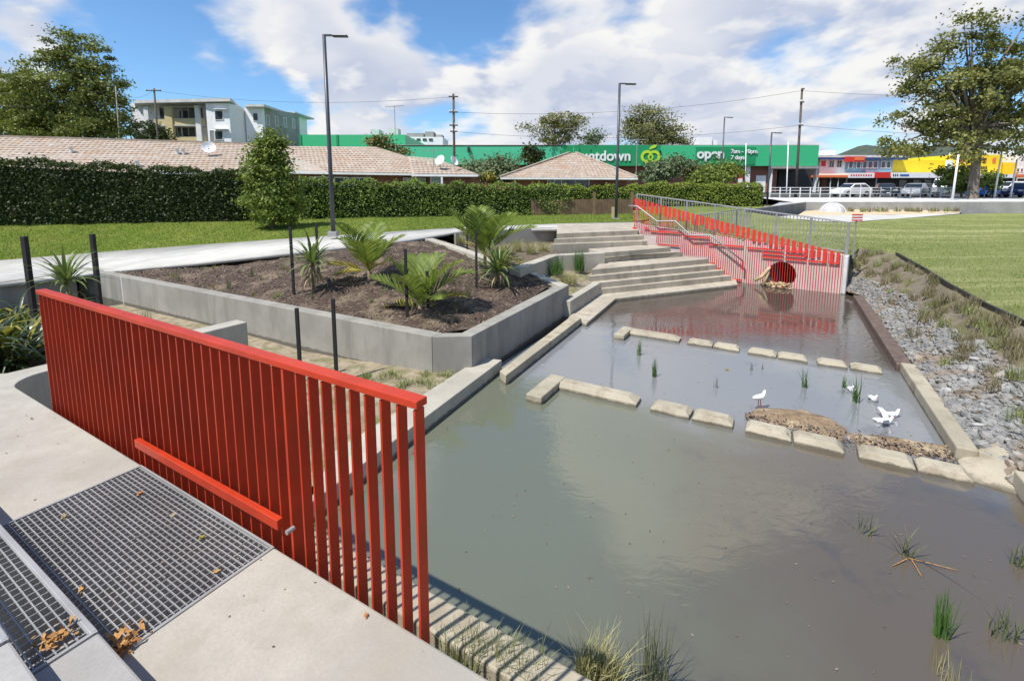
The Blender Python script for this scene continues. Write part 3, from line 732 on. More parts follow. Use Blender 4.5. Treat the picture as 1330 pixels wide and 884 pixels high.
# ================================================================ RIGHT BANK AND FIELD
hwrow = [HP(s, wtop(s) - .08, -.3) for s in np.linspace(sL, sE, 5)]
edge = [P(1116, 322, 1.15), P(1164, 331, 1.12), P(1201, 352, 1.1), P(1233, 373, 1.1), P(1282, 400, 1.1), P(1340, 427, 1.1), P(1440, 480, 1.1), P(1640, 590, 1.1)]
nearF = hwrow + edge
farF = [P(850, 282, 1.78), P(905, 276, 1.85), P(960, 274, 1.8), P(1010, 281, 1.7), P(1050, 287, 1.6), P(1105, 289, 1.55), P(1160, 284.5, 1.52), P(1210, 280.5, 1.5), P(1260, 277.5, 1.5), P(1310, 276.5, 1.5), P(1360, 276.5, 1.5), P(1480, 276.5, 1.5), P(1800, 277, 1.5)]
midF = [a.lerp(b, .4) + Vector((0, 0, -.05)) for a, b in zip(nearF, farF)]
o, _ = sheet('lawn', [[P(812, 288.5, 1.66), P(850, 284, 1.72), P(905, 279, 1.78), P(985, 276, 1.7)], [P(812, 277, 1.7), P(850, 272, 1.72), P(905, 270, 1.72), P(1000, 268, 1.7)], [P(790, 262, 1.7), P(850, 262, 1.7), P(905, 262, 1.7), P(1015, 262, 1.7)]], 'lawn_grass', .01, sub=4); structure(o)
fld, FA = sheet('field', [nearF, midF, farF], 'field_grass', .01, sub=5); structure(fld)
B = scatter_quads(FA, 26000, FA.shape[0] - 2)
tag(blades('grass', B, .04 + .05 * RS.rand(len(B)), .008, .6, 'field_blade', segs=1), 'short mown grass of the sports field behind the rocks', 'grass', kind='stuff')
ke = [HP(sR - .2, .1, -.32), L(2.24, 17.6, .12), L(2.26, 15.5, .12), L(2.26, 13.2, .13), L(2.27, 11.4, .14), L(2.27, 9.8, .16), L(2.27, 8.0, .15), L(2.42, 7.3, .06), L(2.7, 4.2, .2)]
edgeX = [HP(sR - .2, wtop(sR) - .12, -.32)] + edge
mid1 = [a.lerp(b, .35) + Vector((0, 0, -.08)) for a, b in zip(ke, edgeX)]; mid2 = [a.lerp(b, .7) + Vector((0, 0, -.02)) for a, b in zip(ke, edgeX)]
bank, BA = sheet('rock_bank', [ke, mid1, mid2, edgeX], 'bank_soil', .03, sub=5, seed=3); structure(bank)
m = MB()
for a, b in zip(edge[1:-1], edge[2:]): m.beam(a + Vector((0, 0, .01)), b + Vector((0, 0, .01)), .05, .16)
tag(m.build('edging_strip', 'plastic_black'), 'black plastic edging strip between field grass and the planted bank', 'edging')
# rocks
def rock_mesh(k):
    r = random.Random(k); bm = bmesh.new(); bmesh.ops.create_icosphere(bm, subdivisions=1, radius=.5)
    for v in bm.verts: v.co *= r.uniform(.7, 1.15)
    sx, sy, sz = r.uniform(.9, 1.3), r.uniform(.7, 1.0), r.uniform(.5, .75)
    for v in bm.verts: v.co = Vector((v.co.x * sx, v.co.y * sy, v.co.z * sz))
    me = bpy.data.meshes.new('rock'); bm.to_mesh(me); bm.free(); me.materials.append(MATS['rock']); return me
rms = [rock_mesh(i) for i in range(9)]
hB, wB = BA.shape[:2]
def bankpt(n, lim=.62):
    out = []
    while len(out) < n:
        j = RS.rand() ** .8 * (wB - 1.001); fi = RS.rand() * lim
        if fi > .30 + .5 * (j / wB) : 
            if RS.rand() > .05: continue
        i = fi * (hB - 1); i0, j0 = int(i), int(j); u, v = i - i0, j - j0
        out.append((BA[i0, j0] * (1 - u) + BA[i0 + 1, j0] * u) * (1 - v) + (BA[i0, j0 + 1] * (1 - u) + BA[i0 + 1, j0 + 1] * u) * v)
    return np.array(out)
pts = bankpt(5600); sc_r = np.exp(RS.normal(size=len(pts)) * .32) * .072
dist = np.linalg.norm(pts[:, :2], axis=1); show = sc_r / dist
order = np.argsort(-show); big = order[:280]; rest = order[280:]
for k in big:
    o = link('rock', rms[k % 9], None, None, Vector(pts[k]) + Vector((0, 0, sc_r[k] * .12))); o.rotation_euler = (RS.rand() * 1, RS.rand() * 1, RS.rand() * 6.28); o.scale = (sc_r[k] * 1.25,) * 3
    tag(o, 'angular grey rock of the loose riprap on the right bank', 'rock', 'riprap rocks on the right bank')
vv = []; 
base = [np.array([v.co[:] for v in me.vertices]) for me in rms]; fcs = np.array([p.vertices[:] for p in rms[0].polygons])
for k in rest:
    a = RS.rand() * 6.28; c, s_ = math.cos(a), math.sin(a); Mx = np.array([[c, -s_, 0], [s_, c, 0], [0, 0, 1]])
    V = base[k % 9] @ Mx.T * sc_r[k] * 1.1 + pts[k] + np.array([0, 0, sc_r[k] * .1]); vv.append(V[fcs])
tag(link('small_rocks', npmesh('small_rocks', np.concatenate(vv), 3), 'rock'), 'smaller grey stones packed between the riprap rocks', 'rocks', kind='stuff')
# mud island and mud bank in the near weir
def mound(name, label, pts, h, mat, seed, n=900):
    c = sum(pts, Vector()) / len(pts); rings = []
    rr = random.Random(seed); m_ = len(pts) * 4
    out = [pts[i // 4].lerp(pts[(i // 4 + 1) % len(pts)], (i % 4) / 4) for i in range(m_)]
    v = []; 
    for k, (f, z) in enumerate(((1.06, -.05), (.9, .02), (.65, h * .7), (.35, h), (0.12, h * .9))):
        v += [Vector((c.x + (p.x - c.x) * f * rr.uniform(.93, 1.07), c.y + (p.y - c.y) * f * rr.uniform(.93, 1.07), z + rr.uniform(-.012, .012))) for p in out]
    fs = [(k * m_ + i, k * m_ + (i + 1) % m_, (k + 1) * m_ + (i + 1) % m_, (k + 1) * m_ + i) for k in range(4) for i in range(m_)] + [tuple(4 * m_ + i for i in range(m_))]
    o = MB().add(v, fs).build(name, mat, None, 0, True); structure(o); return o
mound('mud_island', '', [P(962, 540, 0), P(985, 529, 0), P(1045, 532, 0), P(1090, 548, 0), P(1108, 562, 0), P(1095, 572, 0), P(1010, 552, 0)], .075, 'mud', 1)
mound('mud_bank', '', [P(1095, 562, 0), P(1170, 570, 0), P(1250, 582, 0), P(1262, 596, 0), P(1190, 592, 0), P(1110, 578, 0)], .05, 'mud', 2)
C = np.array([list(P(random.uniform(968, 1100), 0, 0)) if False else list(P(x, 538 + (x - 965) * .20 + random.gauss(0, 5), .08)) for x in [random.uniform(968, 1240) for _ in range(700)]])
C[:, 2] = .03 + RS.rand(len(C)) * .07
tag(link('leaf_litter', npmesh('leaf_litter', leaf_quads(C, .05, .5, np.array([0, 0, 1.0]) + 0 * C, 0, .6), 4), 'mulch_chip'), 'brown twigs and leaves washed up on the mud behind the weir blocks', 'leaf litter', kind='stuff')
# low sandy bed between railing and planter, planted ground left of it
o, SB = sheet('sandy_bed', [[L(a, b, z) for a, z in ((-17, -.05), (-11, -.02), (-8.6, -.06), (-7.1, .02), (-5.5, .13), (-4.3, .15))] for b in (1.6, 3, 4.6, 6.4)], 'sandy_soil', .012, sub=5); structure(o)
o, _ = sheet('planted_ground', [[L(a, b, z) for a, z in ((-22, .5), (-16, .32), (-11, .3), (-7.2, .36))] for b in (-6, 0, 1.5, 3.2)], 'garden_soil', .03, sub=5); structure(o)
pwl = [P(98, 353.5, .795), P(40, 362, .78), P(-30, 372, .765), P(-260, 403, .755)]
tag(wallseg(pwl, [v + Vector((-.2, .05, 0)) for v in pwl], [.81, .795, .78, .77], -.6, 'retaining_wall', None), 'shaded grey retaining wall under the path at the left edge', 'wall')
# chip: debris in the pipe mouth
dl = thing('driftwood', 'pale driftwood logs and debris jammed in the pipe mouth', 'driftwood', HP(sc - rc, 0, .2))
MB().tube([HP(s_of(985), zh(985, 363), .25), HP(s_of(994), zh(994, 358), .2), HP(s_of(1003), zh(1003, 346), .1)], [.05, .07, .05], 7).build('log', 'driftwood', dl, smooth=True)
MB().tube([HP(s_of(996), .02, .2), HP(s_of(1002), zh(1002, 350), .08)], [.06, .04], 7).build('log', 'driftwood', dl, smooth=True)
mm = []
for k in range(60):
    s = sc + random.uniform(-1, .8) * rc; mm.append([s, random.uniform(.0, .16), random.uniform(-.1, .35)])
C = np.array([list(HP(s, z, of)) for s, z, of in mm]); b2_ = [np.array(base[i % 9]) * random.uniform(.06, .16) + c for i, c in enumerate(C)]
o = link('debris', npmesh('debris', np.concatenate([b[fcs] for b in b2_]), 3), 'driftwood', dl); o.location = -dl.location

# ================================================================ LAMPS, POLES, STAKES
def lamp(label, px, py, pyt, z, group):
    p = P(px, py, z); zt = topz(p, pyt); h = zt - z
    t = thing('street_lamp', label, 'street lamp', p, 0, group); sc_ = h / 7.3
    MB().prism([p + Vector((x, y, 0)) for x, y in ((-.16, -.16), (.16, -.16), (.16, .16), (-.16, .16))], z - .1, z + .08).build('base', 'grey_concrete', t)
    MB().tube([p + Vector((0, 0, .08)), p + Vector((0, 0, h * .35)), p + Vector((0, 0, h - .02))], [.085, .075, .062], 12).build('pole', 'lamp_metal', t, smooth=True)
    MB().beam(p + Vector((-.05, 0, h - .03)), p + Vector((.35, 0, h - .03)), .07, .06).build('arm', 'lamp_metal', t)
    MB().beam(p + Vector((.3, 0, h - .05)), p + Vector((.85, -.04, h - .07)), .20, .07).build('luminaire', 'lamp_metal', t, .02)
G = 'tall dark lamp posts in the park'
lamp('tallest dark lamp post standing on the lawn edge left of the planter', 433, 303, 45, 1.7, G)
lamp('dark lamp post standing behind the stair top in front of the wooden fence', 800, 285, 108, 1.7, G)
lamp('dark lamp post rising behind the clipped hedge right of the stairs', 935, 265, 152, 1.7, G)
lamp('smaller dark lamp post right of the hedge end in front of the brick shop', 996, 268, 172, 1.75, G)
def stake(label, px, py, pyt, z, mat='wood_stake', w=.055, group='black planting stakes'):
    p = P(px, py, z); zt = topz(p, pyt)
    m = MB().prism([p + Vector((x * w / 2, y * w / 2, 0)) for x, y in ((-1, -1), (1, -1), (1, 1), (-1, 1))], z - .1, zt)
    tag(m.build('planting_stake', mat, None, .004), label, 'stake', group)
stake('thick black stake at the far left edge of the photo', 49, 446, 307, .3, w=.085)
stake('thick black stake just right of the leftmost cabbage tree', 133, 424, 304, .3, w=.08)
stake('black stake left of the shaggy cabbage tree in the mulch', 382, 386, 295, .80)
stake('black stake partly hidden behind the shaggy cabbage tree', 414, 358, 291, 1.05)
stake('black stake just left of the front palm', 529, 415, 323, .78)
stake('black stake standing behind the front palm stem', 556, 407, 352, .80)
stake('black stake left of the far cabbage tree', 619, 369, 299, 1.1)
stake('black stake at the far end of the planter beside the tall palm', 607, 330, 279, 1.3)
stake('black stake right behind the tall palm', 636, 322, 296, 1.4)
stake('left one of two black stakes in front of the planter wall', 390, 482, 400, .2)
stake('right one of two black stakes in front of the planter wall', 437, 486, 388, .2)
stake('short pale timber peg beside the second lamp post', 796, 283.5, 269, 1.7, 'pale_wood', .14, None)

# ================================================================ PLANTS IN THE PLANTER
def sword_mesh(i, mat, length=1, width=.042, arch=.55, segs=6):
    V = []; r = random.Random(i); ar = arch * r.uniform(.6, 1.4)
    pts = []; x = z = 0; ang = R(80)
    for k in range(segs + 1):
        pts.append((x, z)); x += math.cos(ang) / segs; z += math.sin(ang) / segs; ang -= ar * (1.2 * k / segs + .1)
    Q = []
    for k in range(segs):
        w0 = width * (1 - (k / segs) ** 2.2) * (.6 + .4 * min(1, k / 1.5)) + .0015; w1 = width * (1 - ((k + 1) / segs) ** 2.2) * (.6 + .4 * min(1, (k + 1) / 1.5)) + .0015
        (x0, z0), (x1, z1) = pts[k], pts[k + 1]; f = .25
        Q += [[(x0, -w0, z0 + w0 * f), (x0, 0, z0), (x1, 0, z1), (x1, -w1, z1 + w1 * f)], [(x0, 0, z0), (x0, w0, z0 + w0 * f), (x1, w1, z1 + w1 * f), (x1, 0, z1)]]
    me = npmesh('leaf', np.array(Q), 4, np.full(len(Q), r.random())); me.materials.append(MATS[mat]); return me
cl = [sword_mesh(i, 'cordyline_leaf', arch=.32) for i in range(7)]; dl_ = [sword_mesh(20 + i, 'dry_leaf', arch=.7) for i in range(4)]; fl = [sword_mesh(40 + i, 'flax_dark', width=.03, arch=.55) for i in range(6)]
yl = [sword_mesh(60 + i, 'yellow_frond', arch=.5) for i in range(3)]
def cabbage(label, p, stem, ll, n, dry=14, name='cabbage_tree'):
    t = thing(name, label, 'cabbage tree', p, random.uniform(0, 6))
    MB().tube([p - Vector((0, 0, .05)), p + Vector((.01, .01, stem * .6)), p + Vector((0, 0, stem))], [.05, .04, .045], 8).build('stem', 'palm_bark', t, smooth=True)
    for i in range(n):
        o = link('leaf', random.choice(cl), None, t, (0, 0, stem - random.uniform(0, .12))); tilt = (i / n) ** .8 * R(85) - R(5)
        o.rotation_euler = (0, tilt, i * 2.4 + random.uniform(-.3, .3)); k = ll * random.uniform(.75, 1.1); o.scale = (k, k * 1.0, k)
    for i in range(dry):
        o = link('dead_leaf', random.choice(dl_), None, t, (0, 0, stem - random.uniform(.05, .3))); o.rotation_euler = (0, R(random.uniform(95, 135)), random.uniform(0, 6.3)); k = ll * random.uniform(.4, .7); o.scale = (k, k, k)
cabbage('young cabbage tree between the two thick stakes at the left edge', P(95, 440, .3), 1.25, .85, 48, 6)
cabbage('shaggy cabbage tree with hanging dry leaves in the mulch', P(408, 385, .80), .85, .92, 44, 34)
cabbage('bushy cabbage tree at the far right of the mulch bed', P(647, 374, .90), .50, .95, 56, 14)
def frond_mesh(i, mat):
    r = random.Random(i); Q = []; pts = []; x = z = 0; ang = R(78); S_ = 12; ar = r.uniform(.03, .075)
    for k in range(S_ + 1):
        pts.append(Vector((x, 0, z))); x += math.cos(ang) / S_; z += math.sin(ang) / S_; ang -= ar * (.3 + 1.4 * k / S_)
    for k in range(S_):
        a, b = pts[k], pts[k + 1]; w = .012 * (1 - k / S_) + .003
        Q.append([(a.x, -w, a.z), (a.x, w, a.z), (b.x, w, b.z), (b.x, -w, b.z)])
    nl = 20
    for k in range(nl):
        t = .16 + .82 * k / nl; f = t * S_; i0 = min(int(f), S_ - 1); c = pts[i0].lerp(pts[i0 + 1], f - i0); d = (pts[i0 + 1] - pts[i0]).normalized()
        ln = .40 * math.sin(math.pi * (t * .8 + .16)) + .05; up = Vector((-d.z, 0, d.x))
        for s in (-1, 1):
            dirv = (d * .75 + Vector((0, s, 0)) * .7 + up * (.25 + r.uniform(-.1, .1))).normalized(); e = c + dirv * ln + Vector((0, 0, -.07 * ln / .4)); md = c + dirv * ln * .5; w = dirv.cross(up).normalized().cross(dirv) * .013
            w = d * .024
            Q.append([tuple(c - w * .6), tuple(c + w * .6), tuple(md + w), tuple(md - w)]); Q.append([tuple(md - w), tuple(md + w), tuple(e + w * .15), tuple(e - w * .15)])
    me = npmesh('frond', np.array(Q), 4); me.materials.append(MATS[mat]); return me
frs = [frond_mesh(i, 'palm_leaf') for i in range(5)]; fry = [frond_mesh(50 + i, 'yellow_frond') for i in range(2)]
def palm(label, p, stem, ln, n, spread, ny=2):
    t = thing('nikau_palm', label, 'palm', p, random.uniform(0, 6))
    MB().tube([p - Vector((0, 0, .05)), p + Vector((0, 0, stem * .5)), p + Vector((0, 0, stem))], [.055, .05, .035], 8).build('stem', 'palm_bark', t, smooth=True)
    for i in range(n):
        o = link('frond', frs[i % 5], None, t, (0, 0, stem - .03)); o.rotation_euler = (0, R(4) + (i / max(1, n - 1)) ** .9 * R(spread), i * 2.4 + random.uniform(-.3, .3)); k = ln * random.uniform(.85, 1.1); o.scale = (k, k, k)
    for i in range(ny):
        o = link('frond', fry[i % 2], None, t, (0, 0, stem - .05)); o['label'] = 'yellowing frond'; o.rotation_euler = (0, R(random.uniform(45, 80)), random.uniform(0, 6.3)); k = ln * .75; o.scale = (k, k, k)
palm('front palm with broad arching green fronds in the mulch', P(546, 408, .79), .2, 1.35, 8, 40, 2)
palm('palm with upright feathery fronds behind the shaggy cabbage tree', P(480, 374, .92), .45, 1.35, 6, 34, 3)
palm('tall yellow-green palm at the far corner of the planter', P(630, 352, 1.2), .45, 1.45, 8, 30, 4)
# flax mass at the left edge
def flax(label, p, n, ln):
    t = thing('flax_clump', label, 'flax', p)
    for i in range(n):
        o = link('leaf', random.choice(fl) if random.random() > .06 else random.choice(yl), None, t, (random.gauss(0, .12), random.gauss(0, .12), 0)); o.rotation_euler = (0, R(random.uniform(5, 70)), random.uniform(0, 6.3)); k = ln * random.uniform(.6, 1.1); o.scale = (k, k, k)
flax('dark arching flax clump at the left edge beside the thick stake', P(8, 478, .4), 110, 1.5)
flax('drooping flax clump hanging over the platform corner at the left edge', P(-50, 490, .45), 90, 1.6)
flax('dark flax added to darken the shaded wall under the path', P(20, 424, .1), 80, 1.0)  # this clump and the next are added to darken the wall behind
flax('dark flax added to darken the wall between the two thick stakes below the path', P(78, 412, .05), 70, .95)
flax('low flax clump right behind the left end of the red railing', P(50, 462, .36), 70, 1.05)
# small weeds and tufts in the planter
def wtuft(label, px, py, z, n, h, sp, mat, **k): return tuft(label, P(px, py, z), n, h, sp, mat, **k)
wtuft('small yellow-green weed left of the shaggy cabbage tree', 361, 387, .79, 60, .22, .09, 'tuft_green', lean=.8)
wtuft('small bright weed in the mulch left of the front palm', 500, 380, .98, 40, .18, .07, 'tuft_green', lean=.8)
wtuft('low weed at the front rim of the mulch bed', 515, 412, .78, 60, .12, .12, 'tuft_green', lean=1)
wtuft('wispy grass at the left tip of the mulch bed', 231, 365, .80, 35, .45, .05, 'rush_dull', lean=.15, width=.003)
wtuft('thin grass tuft in the left part of the mulch bed', 297, 374, .84, 40, .38, .05, 'rush_dull', lean=.2, width=.003)
wtuft('thin grass tuft beside the path edge of the mulch bed', 328, 357, 1.15, 35, .3, .05, 'rush_dull', lean=.2, width=.003)
wtuft('small orange-brown tuft in the left mulch', 277, 374, .82, 14, .2, .04, 'yellow_frond', lean=.3)
wtuft('small orange tuft near the front wall rim left of the stake', 329, 384, .79, 12, .18, .03, 'yellow_frond', lean=.3)
wtuft('fine grass between the front palm and the far cabbage tree', 608, 385, .95, 50, .4, .07, 'rush_dull', lean=.25, width=.003)
wtuft('fine grass right of the front palm', 585, 372, 1.0, 50, .35, .08, 'rush_dull', lean=.3, width=.003)
wtuft('green grass wisps against the outer planter wall', 190, 425, .24, 60, .6, .12, 'rush_dull', lean=.25, width=.003)
for px, py, z, h, m_, lb in ((690, 330, 1.14, .42, 'tuft_pale', 'pale straw tussock right of the far cabbage tree'), (655, 331, 1.2, .4, 'tuft_pale', 'pale straw tussock behind the far cabbage tree'), (672, 326, 1.15, .42, 'tuft_pale', 'pale straw tussock below the middle of the retaining wall'), (598, 316, 1.35, .34, 'tuft_pale', 'small straw tussock under the dark retaining wall'), (706, 327, 1.14, .3, 'tuft_pale', 'small straw tussock nearest the stair top')):
    wtuft(lb, px, py, z, 220, h * 1.45, .16, m_, lean=.75, width=.005, name='tussock', cat='tussock')
wtuft('upright green rush clump in the lower terrace bed beside the steps', 752, 352, .66, 200, .85, .16, 'rush_green', lean=.18, name='rush_clump', cat='rush')
wtuft('green rush clump at the back of the lower terrace bed', 722, 356, .7, 190, .75, .22, 'rush_green', lean=.3, name='rush_clump', cat='rush')
wtuft('pale straw tuft at the front of the lower terrace bed', 738, 368, .55, 240, .5, .26, 'tuft_pale', lean=.6)
for i in range(42):
    u, v = random.random(), random.random(); px = 250 + u * 440; y0, y1 = 352 - (px - 250) * .09, 372 + (px - 250) * .13
    if px > 600: y1 -= (px - 600) * .4
    i0 = int((.12 + .78 * random.random()) * (SA.shape[0] - 2)); j0 = int((.06 + .88 * random.random()) * (SA.shape[1] - 2))
    tuft('small low weed scattered through the mulch bed', Vector(SA[i0, j0].tolist()), 24, random.uniform(.08, .22), .05, random.choice(['tuft_green', 'rush_dull', 'tuft_brown']), random.choice([.3, .8]), .005, group='small weeds in the mulch')
# water plants
def wr(label, px, py, n, h, sp, mat, **k): return tuft(label, P(px, py, 0), n, h, sp, mat, name='rush_clump', cat='rush', **k)
wr('green rush clump left of centre in the middle pool', 830, 461, 22, .42, .04, 'rush_green', lean=.15)
wr('green rush clump nearest the long bar in the middle pool', 850, 489, 26, .42, .04, 'rush_green', lean=.15)
wr('leaning green rush in the middle pool left of the swimming gulls', 1045, 503, 22, .40, .05, 'rush_green', lean=.3)
wr('faint rush left of the two swimming gulls', 1096, 503, 14, .3, .05, 'rush_green', lean=.3)
wr('tall green rush between the two swimming gulls', 1112, 522, 34, .52, .05, 'rush_green', lean=.22)
wr('very thin dark rush in the middle pool', 931, 503, 7, .3, .05, 'rush_dull', lean=.15, width=.004)
wr('faint short rush in the middle of the middle pool', 975, 480, 7, .22, .03, 'rush_green', lean=.15, width=.004)
wr('faint short rush near the floating yellow leaf', 990, 479, 5, .2, .02, 'rush_dull', lean=.15, width=.004)
wr('sparse broken dark rush in the shallow brown water', 1122, 690, 12, .28, .07, 'rush_dull', lean=.7)
wr('splayed dark rush with fallen stalks in the brown water', 1178, 722, 18, .40, .05, 'rush_dull', lean=.8)
wr('dense upright green rush at the lower right', 1222, 826, 60, .42, .05, 'rush_green', lean=.14, width=.005)
wr('pale drowned tuft at the right edge', 1303, 826, 30, .3, .09, 'rush_dull', lean=.5)
wr('tall wispy rush at the bottom edge beside the kerb', 845, 886, 60, .62, .12, 'rush_dull', lean=.25, width=.004)
wr('faded tuft at the bottom right edge', 1235, 886, 30, .22, .1, 'tuft_pale', lean=.3, width=.003)
wr('thin grass at the right edge below the concrete kerb', 1322, 735, 18, .25, .05, 'rush_dull', lean=.4)
t_ = thing('fallen_stalk', 'yellow fallen stalks floating beside the splayed rush', 'stalks', P(1180, 728, .01))
for a, b in (((1180, 724), (1243, 740)), ((1184, 726), (1197, 748)), ((1178, 725), (1160, 734))): MB().tube([P(*a, .03), P(*b, .012)], [.004, .003], 5).build('stalk', 'dead_leaf', t_)
for i, (px, py, h) in enumerate(((592, 848, .28), (620, 862, .3), (640, 868, .3), (662, 876, .3), (690, 890, .3), (606, 866, .28))):
    tuft('pale green grass growing between platform and striped kerb', P(px, py, .18), 90, h, .11, 'tuft_green', .55, .0035, group='grass tufts behind the striped kerb')
for px, py, lb in ((765, 880, 'left straw-coloured grass tuft at the end of the striped kerb'), (790, 886, 'straw-coloured grass tuft between the left straw tuft and the tall wispy rush')):
    tuft(lb, P(px, py, .1), 160, .34, .09, 'tuft_pale', .6, .004)
for i in range(26):
    tuft('small weed in the sandy strip below the planter wall', P(random.uniform(465, 590), random.uniform(484, 505), .15), 40, .14, .1, 'tuft_green', .8, .005, group='weeds below the planter wall')
# bank vegetation
for i in range(135):
    j = random.uniform(0, wB - 2.01); f = random.uniform(.42, .98); f = f if random.random() < .8 else random.uniform(.15, 1)
    i0 = min(int(f * (hB - 1)), hB - 2); j0 = int(j); p = Vector(BA[i0, j0].tolist())
    hh = random.uniform(.16, .42)
    tuft('dry brownish grass tuft on the bank above the rocks' if i % 3 else 'green grass tuft on the bank below the field edging', p, 60, hh, .13, 'tuft_brown' if i % 3 else 'tuft_green', .5, .006, group='dry tufts on the rock bank' if i % 3 else 'green tufts on the rock bank')
# ================================================================ HEDGES, TREES
def hedge(label, pts, hts, thick, n, lsize, mat, top_mat=None, name='hedge', stems=True):
    """pts: foot line, hts: heights; leaves over an uneven rounded box with a solid core"""
    t = thing(name, label, 'hedge', pts[0]); A = np.array([list(p) for p in pts]); H = np.array(hts)
    seg = np.linalg.norm(np.diff(A[:, :2], axis=0), axis=1); cum = np.concatenate([[0], np.cumsum(seg)]); Lh = cum[-1]
    def at_(s): return np.stack([np.interp(s, cum, A[:, k]) for k in range(3)], 1), np.interp(s, cum, H)
    def tan(s):
        a, _ = at_(np.clip(s - .3, 0, Lh)); b, _ = at_(np.clip(s + .3, 0, Lh)); d = b - a; d[:, 2] = 0; return unit(d)
    s = RS.rand(n) * Lh; base, h = at_(s); tg = tan(s); nr = np.stack([tg[:, 1], -tg[:, 0], 0 * s], 1)
    bumpy = .10 * np.sin(s * 2.3) + .08 * np.sin(s * 5.1 + 1) + .05 * np.sin(s * 11.3)
    u = RS.rand(n); face = u < .62; z = np.where(face, RS.rand(n) ** .85, 1.0); 
    off = np.where(face, thick / 2 + .12 * np.sin(s * 3.1 + z * 4) * .6, (RS.rand(n) * 2 - 1) * thick / 2)
    back = face & (RS.rand(n) < .25); off = np.where(back, -off, off)
    zz_ = z * (h + bumpy) + np.where(face, 0, -.12 * (off / (thick / 2)) ** 4)
    C = base + nr * (off + RS.normal(size=n) * .06)[:, None]; C[:, 2] += zz_ + RS.normal(size=n) * .05 + np.where(RS.rand(n) < .04, RS.rand(n) * .22, 0) * (z > .85); C[:, 2] = np.maximum(C[:, 2], base[:, 2] + .03)
    out = np.where(face[:, None], nr * np.sign(off)[:, None], np.array([0, 0, 1.0])) + np.array([0, 0, .35])
    fo = link('foliage', npmesh('foliage', leaf_quads(C, lsize * (.75 + .5 * RS.rand(n)), .6, out, .2, .75), 4, np.clip(.5 * RS.rand(n) + .26 + .2 * np.sin(C[:, 0] * 1.3 + np.sin(C[:, 2] * 3)) * np.sin(C[:, 1] * 1.7 + C[:, 2] * 2.1) + np.where(face, 0, .2), 0, 1)), mat, t); fo.location = -t.location; fo['kind'] = 'stuff'
    # core
    m = MB(); k = 14
    for i in range(k):
        s0, s1 = Lh * i / k, Lh * (i + 1) / k; (b0, h0), (b1, h1) = at_(np.array([s0])), at_(np.array([s1])); t0, t1 = tan(np.array([s0]))[0], tan(np.array([s1]))[0]
        w0 = Vector((t0[1], -t0[0], 0)) * (thick / 2 - .16); w1 = Vector((t1[1], -t1[0], 0)) * (thick / 2 - .16); p0, p1 = Vector(b0[0]), Vector(b1[0])
        m.prism([p0 + w0, p1 + w1, p1 - w1, p0 - w0], float(p0.z) - .1, [float(p0.z + h0[0] - .25), float(p1.z + h1[0] - .25), float(p1.z + h1[0] - .25), float(p0.z + h0[0] - .25)])
    m.build('inner_growth', 'hedge_core', t)
    return t
mat_noise('hedge_core', (.012, .02, .006), (.025, .04, .01), 6, 1, 0)
def hpts(lst, back=.5):
    out = []; hh = []
    for px, py, z, pyt in lst:
        p = P(px, py, z); d = Vector((p.x, p.y, 0)).normalized(); hh.append(topz(p, pyt) - z); out.append(p + d * back)
    return out, hh
p_, h_ = hpts([(-330, 306, 1.6, 190), (-100, 297, 1.68, 201), (0, 293, 1.7, 207), (160, 290, 1.71, 216), (325, 287, 1.72, 224), (345, 286.5, 1.72, 230)], .8)
hedge('tall dark clipped hedge along the lawn on the left', p_, h_, 1.6, 26000, .13, 'hedge_dark_leaf')  # leaf colour darkened to carry the shade on this hedge's face
p_, h_ = hpts([(392, 284.5, 1.72, 234), (470, 283, 1.72, 236), (600, 281, 1.72, 240), (700, 279.5, 1.72, 241), (735, 279, 1.72, 243)], .7)
hedge('lower ivy-covered hedge behind the lamp and palms', p_, h_, 1.2, 17000, .13, 'hedge_leaf')
p_, h_ = hpts([(730, 274, 1.72, 243), (800, 273, 1.72, 242), (826, 273, 1.72, 243)], .7)
hedge('ivy spilling over the dark timber fence behind the stair top', p_, h_, .9, 3500, .13, 'hedge_lime_leaf')
p_, h_ = hpts([(806, 268, 1.72, 243), (850, 268, 1.72, 238), (900, 268, 1.72, 239), (950, 268, 1.72, 240), (985, 268, 1.72, 239)], .8)
hedge('clipped lime-green hedge behind the grey picket fence', p_, h_, 1.6, 9000, .16, 'hedge_lime_leaf')
